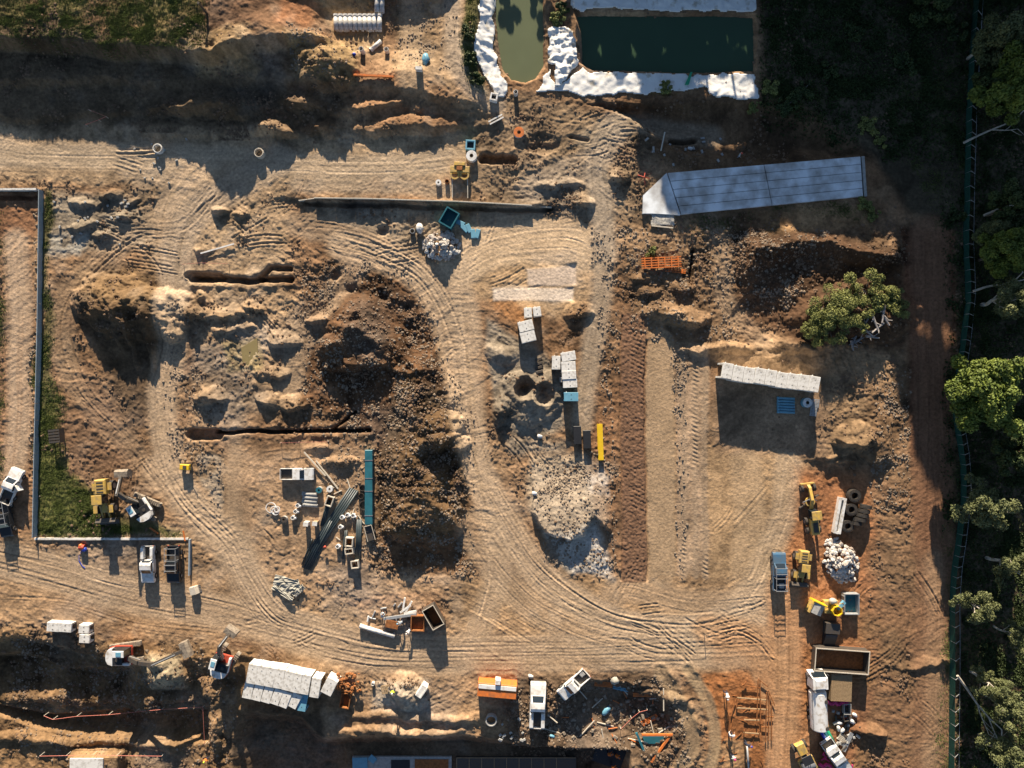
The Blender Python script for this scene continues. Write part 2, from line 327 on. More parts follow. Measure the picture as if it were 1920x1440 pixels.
# right dark heap and bank
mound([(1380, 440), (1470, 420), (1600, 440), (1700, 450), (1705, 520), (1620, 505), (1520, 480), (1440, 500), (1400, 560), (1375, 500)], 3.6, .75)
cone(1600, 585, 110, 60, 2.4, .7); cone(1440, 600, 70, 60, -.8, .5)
ramp(1245, 592, 45, 26, 1.0); ramp(1292, 600, 44, 30, 1.5); ramp(1312, 655, 38, 18, .7); ramp(1222, 552, 22, 14, .7); ramp(1285, 545, 25, 20, .6); ramp(1205, 520, 20, 14, .5); cone(1380, 650, 60, 12, .8); cone(1500, 650, 80, 10, .7)
# heaps by the machines
ramp(1598, 832, 42, 40, 2.0); ramp(1572, 868, 32, 16, .8); cone(1480, 640, 40, 12, .9)
bank([(1560, 860), (1600, 850), (1640, 862)], .8, 8, True)
cone(1655, 820, 20, 60, .8, .7); ramp(1630, 1372, 34, 18, 1.2); ramp(1730, 1250, 50, 14, .5)
# bottom left banks and pit
bank([(-60, 1196), (60, 1206), (150, 1232), (210, 1246)], 1.5, 22, True)
bank([(-60, 1236), (60, 1248), (130, 1262), (195, 1268)], 1.6, 18, True)
mound([(200, 1240), (230, 1240), (450, 1240), (462, 1500), (200, 1500)], -1.5, .35, 1, .5)
mound([(-60, 1330), (60, 1356), (385, 1333), (384, 1400), (150, 1402), (40, 1385), (-60, 1350)], -2.6, 2.2, .25)
cone(120, 1322, 150, 16, 1.0, .7); cone(300, 1310, 70, 10, .8, .7); cone(100, 1402, 260, 10, .9, .6); cone(312, 1262, 42, 32, 2.4, .9); cone(300, 1240, 30, 16, 1.0)
cone(395, 1300, 36, 30, 1.6, .8); cone(400, 1370, 14, 60, 1.3, .7)
# bottom middle pit
mound([(445, 1330), (560, 1345), (600, 1383), (860, 1380), (1000, 1400), (1165, 1405), (1165, 1520), (430, 1520)], -3.4, 1.4, .5)
cone(740, 1374, 150, 9, .8, .6); cone(760, 1345, 130, 9, .6, .6); cone(880, 1350, 60, 16, .6)
cone(757, 1300, 44, 36, 1.9, .8)
mound([(1055, 1285), (1150, 1270), (1250, 1300), (1285, 1370), (1250, 1420), (1000, 1400), (980, 1340), (1040, 1330)], -1.8, .8)
cone(1240, 1306, 60, 10, .9, .6)
# middle: grey clay heap with its two pits, gravel heap, walls of the slab
cone(1000, 735, 62, 52, 1.8, .7); cone(985, 727, 24, 22, -2.4, .6, .5); cone(1021, 737, 22, 22, -2.4, .6, .5); cone(940, 660, 36, 20, 1.0, .8); cone(940, 765, 14, 32, 1.5, .8)
w, d = psdf([(1010, 870), (1100, 850), (1150, 900), (1145, 1000), (1120, 990), (1108, 976), (1092, 1008), (1065, 1018), (1040, 1008), (1022, 1000), (1005, 960)], 10, 1.0); Z[w] += 1.4 * smooth(0, 6, d) * smooth(870, 1000, WY[w]) * smooth(1150, 1120, WX[w])
ramp(1085, 590, 30, 24, .9); ramp(1096, 382, 24, 18, .9); ramp(1050, 350, 50, 16, .6); ramp(1010, 265, 40, 14, .5); ramp(1165, 330, 20, 18, 1.0); cone(1020, 270, 40, 22, -.9, .5)
ramp(390, 750, 32, 24, 1.3); ramp(500, 755, 26, 20, .8); ramp(552, 765, 34, 26, 1.2); ramp(420, 590, 66, 22, .9); ramp(375, 585, 26, 18, .6); ramp(480, 580, 30, 16, .8); ramp(530, 640, 34, 30, .9); ramp(515, 700, 26, 20, .7); ramp(440, 615, 44, 14, .5); ramp(420, 395, 16, 10, .8); ramp(375, 470, 20, 14, .5); ramp(460, 400, 20, 12, .6); ramp(150, 380, 26, 14, .7); ramp(205, 365, 26, 14, .8); ramp(150, 425, 30, 14, .7); ramp(190, 445, 24, 10, .6); ramp(235, 410, 20, 10, .5); ramp(250, 380, 18, 10, .4)
cone(640, 868, 40, 10, .8); cone(600, 845, 30, 8, .7)
bank([(560, 375), (700, 378), (860, 383), (1035, 389)], .45, 4, True)
# ponds
LP = [(924, -60), (923, 20), (929, 80), (938, 130), (955, 154), (985, 160), (1008, 150), (1023, 125), (1026, 60), (1022, -60)]
RP = [(1072, 8), (1086, 22), (1418, 24), (1419, 136), (1280, 138), (1110, 133), (1088, 120), (1086, 60)]
mound(LP, -2.2, 1.4, .3); mound(RP, -2.2, 1.6, .2)
mound([(1090, 192), (1250, 194), (1380, 196), (1440, 205), (1640, 300), (1300, 300), (1150, 215)], -1.8, 1.0)

# ================================================================ generic lumpiness
ROCKY = fbm(WX, WY, 34, 5, 21, .55)
RID = fbm(WX * 1.0, WY * 1.6, 22, 4, 23, .5, True)
FINE = fbm(PX, PY, 5.5, 2, 27, .6)
CLOD = np.maximum(0, fbm(PX, PY, 9, 2, 28, .6)) ** 1.5

# ================================================================ wheel and track marks
TR = (.53, .385, .25)
def late():
    road([(30, 450), (36, 600), (34, 800), (20, 900)], 44, (.52, .38, .255), wear=(.40, .26, .16), seed=1, streak=.05, ruts=3, rd=0.06)
    road([(-40, 290), (200, 292), (450, 300), (700, 312), (860, 300)], 46, (.46, .35, .235), seed=2, streak=.05, ruts=4, rd=0.05)
    road([(-40, 322), (120, 320), (260, 330), (360, 345)], 22, None, streak=.16, seed=22, flat=.5)
    road([(370, 320), (325, 380), (312, 450), (325, 540), (322, 650), (302, 740), (315, 850), (350, 930), (430, 1010), (470, 1080), (520, 1150), (600, 1190)], 52, TR, wear=(.40, .29, .18), seed=3, streak=.08, ruts=5, rd=0.1)
    road([(430, 320), (350, 420), (250, 440), (150, 530), (112, 620), (150, 740), (230, 820), (290, 900)], 44, (.36, .25, .155), k=.5, streak=.2, flat=.5, seed=4, warp=.8, ruts=5, rd=0.12)
    road([(300, 880), (360, 960), (440, 1040)], 60, TR, k=.5, seed=5, streak=.09, ruts=3, rd=0.08)
    road([(-40, 1040), (100, 1075), (250, 1115), (420, 1150), (540, 1185), (700, 1220), (860, 1228), (1100, 1225), (1440, 1215)], 70, (.45, .325, .21), wear=(.36, .25, .155), seed=6, streak=.09, ruts=6, rd=0.09)
    road([(640, 460), (760, 500), (820, 570), (858, 680), (876, 800), (905, 900), (950, 980), (1000, 1060), (1070, 1120), (1160, 1165), (1300, 1180), (1420, 1150)], 54, TR, wear=(.40, .28, .17), seed=7, streak=.08, ruts=5, rd=0.1)
    road([(870, 560), (880, 700), (890, 860), (920, 980), (930, 1080), (900, 1180)], 50, TR, k=.6, wear=(.38, .27, .165), seed=8, streak=.10, ruts=4, rd=0.09)
    road([(900, 1000), (960, 1080), (1030, 1140), (1160, 1190), (1300, 1200)], 90, (.47, .345, .225), k=.5, wear=(.37, .26, .16), seed=9, streak=.15, ruts=6, rd=0.08)
    road([(860, 500), (930, 460), (1050, 450), (1110, 470)], 80, (.60, .44, .28), k=.8, seed=10, streak=.08, ruts=4, rd=0.07)
    road([(1120, 330), (1132, 420), (1128, 540), (1110, 660), (1090, 800)], 38, (.40, .31, .215), seed=11, streak=.06, ruts=2, rd=0.06, berm=.15)
    road([(1165, 590), (1188, 620), (1189, 850), (1188, 1090)], 44, None, streak=.05, seed=12, flat=.5, edge=3, lug=.03)
    road([(1240, 640), (1240, 1080)], 46, (.42, .30, .185), k=.5, streak=.03, seed=13, edge=4)
    for x in (1282, 1304, 1322): road([(x, 660), (x + 1, 1080)], 11, (.36, .26, .17), k=.6, streak=.02, lug=.05, seed=x, edge=3, flat=.7)
    road([(1345, 1090), (1350, 980), (1350, 850)], 26, None, streak=.06, seed=14)
    road([(1480, 870), (1470, 960), (1440, 1040), (1400, 1120), (1300, 1190)], 50, (.50, .375, .25), k=.6, wear=(.40, .29, .18), streak=.07, seed=15, ruts=4, rd=0.06, scale=.8)
    road([(1400, 870), (1405, 960), (1400, 1080)], 60, (.48, .35, .22), k=.4, streak=.05, seed=16)
    road([(1340, 800), (1420, 812), (1480, 850), (1500, 900)], 30, None, streak=.16, seed=17, flat=.3)
    road([(1530, 780), (1500, 830), (1560, 840)], 40, None, streak=.14, lug=.08, seed=18, flat=.3)
    road([(1470, 1100), (1472, 1250), (1465, 1440), (1460, 1520)], 62, (.49, .285, .15), wear=(.38, .20, .10), k=.9, seed=19, streak=.06, ruts=4, rd=0.06)
    road([(1330, 1180), (1420, 1210), (1450, 1300)], 60, (.46, .26, .13), k=.6, wear=(.38, .21, .10), seed=20, streak=.10, ruts=3, rd=0.08)
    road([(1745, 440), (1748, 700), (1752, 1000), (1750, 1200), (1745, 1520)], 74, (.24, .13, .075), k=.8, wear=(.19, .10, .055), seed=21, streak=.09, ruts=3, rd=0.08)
    road([(1750, 1050), (1745, 1520)], 34, (.38, .25, .15), k=.7, seed=34, streak=.05, edge=14)
    road([(1680, 880), (1690, 1100), (1700, 1300), (1690, 1500)], 60, None, streak=.2, seed=35, ruts=3, rd=0.1, flat=.2, warp=1.2)
    road([(1290, 1255), (1330, 1320), (1338, 1400), (1320, 1480)], 22, (.34, .25, .15), streak=.10, seed=23, berm=.25, edge=4)
    road([(1320, 1255), (1362, 1320), (1372, 1400)], 8, None, streak=.08, seed=24, berm=.2, edge=3)
    road([(1240, 1260), (1285, 1330), (1300, 1400), (1270, 1450)], 26, (.28, .20, .12), streak=.12, seed=25, berm=.3, edge=4)
    road([(460, 1170), (520, 1165), (580, 1190), (640, 1215)], 34, None, streak=.24, seed=26, flat=.2)
    road([(800, 1330), (880, 1300), (960, 1270)], 44, None, streak=.22, seed=27, flat=.2)
    road([(795, 1360), (860, 1335), (930, 1320)], 20, None, streak=.25, seed=28, flat=.2)
    road([(870, 1120), (930, 1150), (1010, 1200)], 60, None, streak=.16, seed=29, ruts=5, rd=0.09, flat=.3)
    road([(850, -60), (848, 60), (870, 150), (930, 200)], 32, (.42, .33, .24), k=.8, seed=30, streak=.05, ruts=2, rd=0.06)
    road([(770, -60), (772, 160)], 40, (.42, .31, .2), k=.6, streak=.07, seed=31)
    road([(1000, 350), (1060, 330), (1110, 300), (1150, 240)], 60, (.42, .33, .24), k=.5, streak=.16, seed=32, flat=.4, warp=1)
    road([(560, 345), (700, 350), (850, 352)], 30, (.46, .36, .25), k=.6, streak=.10, seed=33, flat=.6)
    road([(440, 840), (435, 960), (470, 1040)], 30, (.42, .30, .19), k=.5, streak=.06, seed=36)
    road([(870, 1180), (1000, 1260), (1440, 1240)], 24, None, streak=.12, seed=37, flat=.5)
    road([(680, 480), (620, 560), (560, 640), (540, 720)], 50, (.40, .29, .19), k=.5, streak=.2, seed=38, flat=.5, warp=.8)
    road([(600, 440), (700, 470), (780, 540)], 70, None, streak=.18, seed=39, ruts=5, rd=0.08, flat=.4)
    road([(940, 640), (1000, 690), (1010, 760)], 60, None, streak=.25, seed=40, flat=.2, scale=1.2)
    road([(1040, 760), (1000, 800), (960, 860)], 50, None, streak=.28, seed=41, flat=.2, scale=1.2)
    road([(1640, 450), (1560, 460), (1500, 480), (1440, 540)], 44, None, streak=.4, seed=42, flat=0, scale=2)
    road([(1790, 300), (1700, 400), (1600, 420), (1520, 440)], 30, None, streak=.3, seed=43, flat=0, scale=1.6)
    road([(0, 1230), (100, 1250), (200, 1260)], 50, None, streak=.3, seed=44, flat=0, scale=1.6)
    road([(130, 260), (260, 270), (380, 330)], 50, None, streak=.2, seed=45, flat=.2, scale=1.3, warp=1.3)
    road([(930, 400), (1020, 420), (1110, 400)], 40, None, streak=.15, seed=46, flat=.3)
    road([(520, 300), (420, 360), (340, 440), (330, 560)], 60, (.44, .34, .24), k=.6, streak=.08, seed=50, ruts=5, rd=.08)
    road([(560, 420), (680, 440), (790, 500), (850, 590)], 50, (.40, .30, .20), k=.5, streak=.12, seed=51, ruts=4, rd=.1, flat=.5)
    road([(1150, 240), (1120, 300), (1125, 380), (1140, 470)], 40, (.40, .32, .235), k=.6, streak=.1, seed=52, ruts=3, rd=.09, flat=.6)
    road([(1000, 400), (900, 420), (860, 520), (880, 640)], 44, (.50, .37, .245), k=.5, streak=.08, seed=53, ruts=3, rd=.08)
    road([(860, 1240), (700, 1235), (560, 1195), (470, 1110), (440, 1040)], 60, (.44, .32, .21), k=.5, streak=.08, seed=54, ruts=5, rd=.09)
    road([(1440, 1120), (1300, 1130), (1180, 1100), (1150, 1120)], 50, (.45, .33, .22), k=.4, streak=.1, seed=55, ruts=4, rd=.08)
    road([(1100, 260), (1180, 230), (1260, 240), (1340, 250)], 40, (.34, .27, .19), k=.6, streak=.12, seed=56, ruts=3, rd=.1, flat=.4)
    road([(1430, 640), (1360, 560), (1355, 470), (1330, 410)], 34, (.36, .26, .17), k=.5, streak=.1, seed=57, ruts=2, rd=.1, flat=.4)
    road([(1560, 1240), (1620, 1260), (1690, 1200), (1700, 1100), (1680, 980)], 50, None, streak=.16, seed=58, ruts=4, rd=.14, flat=.2)
    road([(1710, 700), (1660, 800), (1680, 900)], 30, None, streak=.16, seed=59, ruts=2, rd=.12, flat=.2)
    road([(620, 850), (500, 850), (440, 900), (450, 1000)], 34, None, streak=.06, seed=60, ruts=3, rd=.06)
    road([(0, 1120), (120, 1130), (260, 1170), (420, 1190)], 40, None, streak=.1, seed=61, ruts=4, rd=.1, flat=.4)
    r = random.Random(5)
    for (cx, cy, w, h, n) in [(1180, 1150, 260, 90, 26), (640, 1180, 300, 60, 20), (1370, 1150, 120, 90, 30), (1400, 950, 120, 160, 12), (700, 460, 200, 60, 30), (450, 420, 140, 120, 30),
                             (960, 500, 120, 80, 12), (500, 1000, 90, 80, 8), (180, 430, 140, 80, 30), (1080, 250, 200, 80, 34), (520, 600, 120, 120, 26), (980, 770, 80, 90, 26), (1680, 1180, 90, 260, 34), (200, 850, 140, 150, 22), (300, 290, 300, 40, 16), (700, 60, 60, 100, 0), (460, 140, 60, 60, 8)]:
        for _ in range(max(1, n // 3)):
            x = cx + r.uniform(-.5, .5) * w; y = cy + r.uniform(-.5, .5) * h; a = r.gauss(0, .5) if w > h else pi / 2 + r.gauss(0, .5); L = r.uniform(30, 110); b = r.uniform(-.9, .9); dp = r.uniform(.02, .085)
            for q in range(r.randint(2, 7)):
                o = q * r.uniform(4.5, 7); xx = x - sin(a) * o + r.uniform(-8, 8) * cos(a); yy = y + cos(a) * o + r.uniform(-8, 8) * sin(a)
                groove([(xx + L * t_ * cos(a + b * t_ * .5), yy + L * t_ * sin(a + b * t_ * .5)) for t_ in (0, .33, .66, 1)], r.uniform(1.2, 2.2), dp * r.uniform(.4, 1.1))
# scraped and dragged soil: streaks along a few directions, patch by patch
for kk, (an, wl2) in enumerate([(.1, 3.2), (1.25, 3.6), (-.6, 3.0), (.55, 3.8), (2.4, 3.3)]):
    u = WX * cos(an) + WY * sin(an); v_ = -WX * sin(an) + WY * cos(an); pm = smooth(.05, .35, fbm(PX, PY, 85, 2, 500 + kk)) * np.clip(RG * 1.4, .1, 1)
    st_ = vn(u / 48, v_ / wl2, 510 + kk) * .6 + vn(u / 30, v_ / (wl2 * 2.4), 520 + kk) * .6
    Z += pm * st_ * .065; CL *= (1 + .22 * pm * st_)[..., None]; RG *= 1 - .4 * pm
CL *= (1 + (0.12 * FINE + 0.16 * ROCKY) * 1.0)[..., None]
damp = .06 + smooth(-.2, .4, fbm(WX, WY, 75, 4, 55)) * .30 + smooth(0, .5, fbm(WX, WY, 20, 3, 56)) * .22 + np.clip(RG - .28, 0, .8) * .48
CL *= (1.06 - damp)[..., None] * np.array([1.03, .94, .83], np.float32)
lum = CL.mean(-1, keepdims=True); gm = (smooth(.05, .6, fbm(WX, WY, 130, 4, 71)) * .42 * (1 - smooth(1120, 1180, WX)))[..., None]; CL[:] = CL * (1 - gm) + lum * np.array([1.08, 1.02, .92], np.float32) * gm
pm = (smooth(.1, .6, fbm(WX, WY, 38, 4, 72)) * (PX > 80) * (PX < 1160) * .26)[..., None]; CL[:] = CL * (1 - pm) + np.array([.47, .39, .30], np.float32) * pm * np.clip(lum * 4, .2, 1)
late_R = RG.copy()
RGx = RG
ZB = Z.copy()
late()
KL = fbm(PX, PY, 120, 2, 77)
amp = np.clip(RG, 0, 1.3)
Z += amp * (0.46 * ROCKY + 0.16 * RID + 0.50 * CLOD) + (0.012 + 0.15 * amp) * FINE + .10 * amp * np.maximum(0, vn(PX / 3.1, PY / 3.1, 91)) ** 3 * 2
Z -= amp * .12
CL *= (1 + .06 * FINE)[..., None]
paint([(1165, 590), (1212, 590), (1212, 1092), (1165, 1092)], (.20, .115, .07), 2.5, .85, .15); paint([(1213, 650), (1266, 650), (1266, 1080), (1213, 1080)], (.40, .28, .17), 3, .7, .25)
w, d = psdf([(1165, 588), (1212, 588), (1212, 1092), (1165, 1092)], 4, .15); Z[w] += .07 * smooth(0, 4, d) * vn(PX[w] / 2.6, PY[w] / 2.6, 41); CL[w] *= (1 + .25 * smooth(0, 4, d) * vn(PX[w] / 2.2, PY[w] / 2.2, 42))[..., None]
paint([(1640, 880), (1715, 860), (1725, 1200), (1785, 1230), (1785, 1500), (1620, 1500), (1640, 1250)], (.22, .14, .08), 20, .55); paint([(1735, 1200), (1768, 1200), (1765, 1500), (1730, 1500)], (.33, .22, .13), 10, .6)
paint([(925, 541), (1075, 538), (1075, 562), (925, 564)], (.74, .61, .48), 2.5, .9, .15); paint([(990, 504), (1080, 494), (1080, 532), (990, 535)], (.68, .54, .42), 3, .75, .2)
for q in ([(925, 541), (1075, 538), (1075, 562), (925, 564)], [(990, 504), (1080, 494), (1080, 532), (990, 535)]):
    w, d = psdf(q, 6, .15); a_ = smooth(-4, 2, d); Z[w] += (np.median(Z[w]) + .03 - Z[w]) * a_ * .85
paint([(1008, 880), (1100, 862), (1135, 900), (1130, 980), (1085, 1010), (1030, 1000), (1000, 950)], (.42, .35, .27), 12, .5)
paint([(1025, 1000), (1112, 985), (1150, 1088), (1075, 1078), (1045, 1050)], (.48, .44, .38), 10, .65)
paint([(1500, 880), (1650, 880), (1650, 1240), (1500, 1240)], (.40, .18, .085), 20, .45, patch=50); paint([(1435, 1110), (1530, 1110), (1540, 1500), (1430, 1500)], (.46, .24, .115), 20, .45, patch=60)
paint([(1340, 1180), (1450, 1180), (1440, 1300), (1330, 1240)], (.44, .24, .12), 20, .4); paint([(1640, 880), (1720, 880), (1780, 1300), (1780, 1500), (1600, 1500), (1640, 1100)], (.25, .13, .07), 24, .4, patch=80)
paint([(100, 620), (150, 560), (160, 700), (240, 800), (260, 900), (170, 940), (110, 860)], (.22, .13, .08), 16, .45, patch=60); paint([(1000, 470), (1085, 465), (1085, 490), (1000, 495)], (.56, .43, .31), 6, .4, .5)
paint([(1040, 1005), (1110, 995), (1148, 1085), (1075, 1075)], (.52, .48, .43), 8, .7, patch=30); paint([(1095, 862), (1138, 880), (1138, 935), (1100, 930)], (.55, .50, .44), 8, .6, patch=20)
paint([(95, 440), (160, 435), (160, 478), (95, 478)], (.48, .45, .38), 8, .6, patch=20); paint([(365, 850), (412, 850), (405, 960), (370, 910)], (.42, .36, .28), 6, .5, patch=20)
# trenches, cut after everything else
trench([(358, 520), (420, 521), (470, 526), (543, 523)], 11, 1.9, .4); trench([(352, 513), (410, 516)], 12, 1.2)
trench([(485, 524), (508, 503), (540, 503)], 9, 1.6, .2)
trench([(358, 811), (404, 812)], 22, 1.4); trench([(400, 808), (690, 811)], 5.5, 2.2, .3); trench([(620, 808), (664, 776)], 4, 1.2)
trench([(908, 299), (965, 299)], 15, 1.8, .2); trench([(1261, 258), (1308, 258)], 9, 1.5, .2); trench([(1300, 468), (1297, 535)], 7, 1.3); trench([(1070, 255), (1100, 262)], 6, .5)
trench([(572, 380), (860, 388), (1035, 394)], 7, .7, .2)
trench([(1165, 592), (1165, 1088)], 2.5, .22, 0, 1.2); trench([(1212, 640), (1212, 1090)], 2.8, .28, 0, 1.2)
trench([(0, 372), (66, 372)], 8, .8); trench([(1205, 1040), (1210, 1200)], 2, .02)
w, d = psdf(LP, 12, .2); Z[w] = np.where(d > 6, np.minimum(Z[w], -2.0), Z[w])
w, d = psdf(RP, 12, .2); Z[w] = np.where(d > 6, np.minimum(Z[w], -2.0), Z[w])

def flat(pts, z=None, feather=5):
    w = pwin(pts, feather + 14); D, _, _ = segdist(PX[w], PY[w], pts, True); d = np.where(inside(PX[w], PY[w], pts), D, -D)
    a = smooth(-feather, 1, d)
    zz = float(np.median(Z[w][d > 0])) if z is None else z
    Z[w] += (zz - Z[w]) * a; return zz
slab_z = flat([(1205, 365), (1250, 322), (1612, 292), (1620, 370), (1262, 402), (1212, 398)], 0.0)
flat([(1338, 675), (1545, 700), (1545, 790), (1338, 790)], None, 14)
flat([(448, 1238), (640, 1260), (640, 1330), (448, 1318)], None, 10)
flat([(640, 1412), (1180, 1412), (1180, 1500), (640, 1500)], -3.2, 4)
flat([(120, 1425), (215, 1425), (215, 1500), (120, 1500)], -.6, 6)
far = smooth(1200, 3000, np.maximum(np.abs(PX - 960), np.abs(PY - 720))); Z *= (1 - far)
Z = Z.astype(np.float32)

def gz(px, py):
    j = int(np.clip(np.searchsorted(PXs, px), 1, NC - 1)); i = int(np.clip(np.searchsorted(PYs, py), 1, NR - 1))
    return float(Z[i, j])
def P(px, py, z=0.0):
    """world point at height z seen at photo pixel px, py"""
    k = (H - z) / H / PPM
    return Vector(((px - 960) * k, (720 - py) * k, z))
def GP(px, py, r=0):
    z = gz(px, py)
    if r: z = max(z, gz(px - r, py), gz(px + r, py), gz(px, py - r), gz(px, py + r))
    for _ in range(3):
        q = P(px, py, z); z2 = gz(960 + q.x * PPM, 720 - q.y * PPM)
        if r: z2 = max(z2, z * .5 + z2 * .5)
        z = z2
    return P(px, py, z)
def gw(x, y): return gz(960 + x * PPM, 720 - y * PPM)

# ================================================================ materials
def mat(name, col, rough=.6, metal=0, var=.18, scale=3.0, bump=0.0, spec=.4, dirt=None, dirt_k=.4):
    m = bpy.data.materials.new(name); m.use_nodes = True; n = m.node_tree.nodes; l = m.node_tree.links; b = n['Principled BSDF']
    tc = n.new('ShaderNodeTexCoord'); no = n.new('ShaderNodeTexNoise'); no.inputs['Scale'].default_value = scale; no.inputs['Detail'].default_value = 5
    l.new(tc.outputs['Object'], no.inputs['Vector'])
    cr = n.new('ShaderNodeValToRGB'); d = dirt or tuple(c * (1 - var * 2) for c in col)
    cr.color_ramp.elements[0].position = .30; cr.color_ramp.elements[1].position = .62 if not dirt else .30 + dirt_k
    cr.color_ramp.elements[0].color = (*d, 1); cr.color_ramp.elements[1].color = (*col, 1)
    l.new(no.outputs['Fac'], cr.inputs[0]); l.new(cr.outputs[0], b.inputs['Base Color'])
    b.inputs['Roughness'].default_value = rough; b.inputs['Metallic'].default_value = metal; b.inputs['Specular IOR Level'].default_value = spec
    if bump:
        bp = n.new('ShaderNodeBump'); bp.inputs['Strength'].default_value = 1; bp.inputs['Distance'].default_value = bump
        n2 = n.new('ShaderNodeTexNoise'); n2.inputs['Scale'].default_value = scale * 3; n2.inputs['Detail'].default_value = 6
        l.new(tc.outputs['Object'], n2.inputs['Vector']); l.new(n2.outputs['Fac'], bp.inputs['Height']); l.new(bp.outputs[0], b.inputs['Normal'])
    return m
def ground_mat():
    m = bpy.data.materials.new('soil'); m.use_nodes = True; n = m.node_tree.nodes; l = m.node_tree.links; b = n['Principled BSDF']
    at = n.new('ShaderNodeAttribute'); at.attribute_name = 'soil_colour'
    tc = n.new('ShaderNodeTexCoord')
    a = n.new('ShaderNodeTexNoise'); a.inputs['Scale'].default_value = 2.2; a.inputs['Detail'].default_value = 8; a.inputs['Roughness'].default_value = .7
    c = n.new('ShaderNodeTexNoise'); c.inputs['Scale'].default_value = .35; c.inputs['Detail'].default_value = 5
    v = n.new('ShaderNodeTexVoronoi'); v.inputs['Scale'].default_value = 2.6
    for q in (a, c, v): l.new(tc.outputs['Object'], q.inputs['Vector'])
    m1 = n.new('ShaderNodeMapRange'); m1.inputs[1].default_value = .3; m1.inputs[2].default_value = .7; m1.inputs[3].default_value = .60; m1.inputs[4].default_value = 1.36
    l.new(a.outputs['Fac'], m1.inputs[0])
    m2 = n.new('ShaderNodeMapRange'); m2.inputs[1].default_value = .3; m2.inputs[2].default_value = .7; m2.inputs[3].default_value = .86; m2.inputs[4].default_value = 1.12
    l.new(c.outputs['Fac'], m2.inputs[0])
    mu = n.new('ShaderNodeMath'); mu.operation = 'MULTIPLY'; l.new(m1.outputs[0], mu.inputs[0]); l.new(m2.outputs[0], mu.inputs[1])
    vm = n.new('ShaderNodeVectorMath'); vm.operation = 'SCALE'; l.new(at.outputs['Color'], vm.inputs[0]); l.new(mu.outputs[0], vm.inputs['Scale'])
    l.new(vm.outputs[0], b.inputs['Base Color']); b.inputs['Roughness'].default_value = .95; b.inputs['Specular IOR Level'].default_value = .15
    bp = n.new('ShaderNodeBump'); bp.inputs['Distance'].default_value = .10; bp.inputs['Strength'].default_value = .7
    ad = n.new('ShaderNodeMath'); ad.operation = 'MULTIPLY_ADD'; ad.inputs[1].default_value = .35
    l.new(v.outputs['Distance'], ad.inputs[0]); l.new(a.outputs['Fac'], ad.inputs[2]); l.new(ad.outputs[0], bp.inputs['Height']); l.new(bp.outputs[0], b.inputs['Normal'])
    return m
def grid_mesh(name, xs, ys, zz, cols, mt):
    nr, nc = zz.shape; me = bpy.data.meshes.new(name)
    co = np.empty((nr * nc, 3), np.float32); X, Y = np.meshgrid((xs - 960) / PPM, (720 - ys) / PPM)
    co[:, 0] = X.ravel(); co[:, 1] = Y.ravel(); co[:, 2] = zz.ravel()
    i = (np.arange(nr - 1)[:, None] * nc + np.arange(nc - 1)[None, :]).ravel()
    q = np.stack([i, i + nc, i + nc + 1, i + 1], 1).astype(np.int32)
    me.vertices.add(len(co)); me.vertices.foreach_set('co', co.ravel())
    me.loops.add(q.size); me.loops.foreach_set('vertex_index', q.ravel())
    me.polygons.add(len(q)); me.polygons.foreach_set('loop_start', np.arange(0, q.size, 4, dtype=np.int32)); me.polygons.foreach_set('loop_total', np.full(len(q), 4, np.int32))
    me.update(calc_edges=True)
    if cols is not None:
        at = me.color_attributes.new('soil_colour', 'FLOAT_COLOR', 'POINT')
        c4 = np.ones((nr * nc, 4), np.float32); c4[:, :3] = cols.reshape(-1, 3); at.data.foreach_set('color', c4.ravel())
    me.polygons.foreach_set('use_smooth', np.ones(len(q), bool))
    me.materials.append(mt); o = bpy.data.objects.new(name, me); COL.objects.link(o); return o
g = grid_mesh('ground', PXs, PYs, Z, CL, ground_mat()); g['kind'] = 'structure'
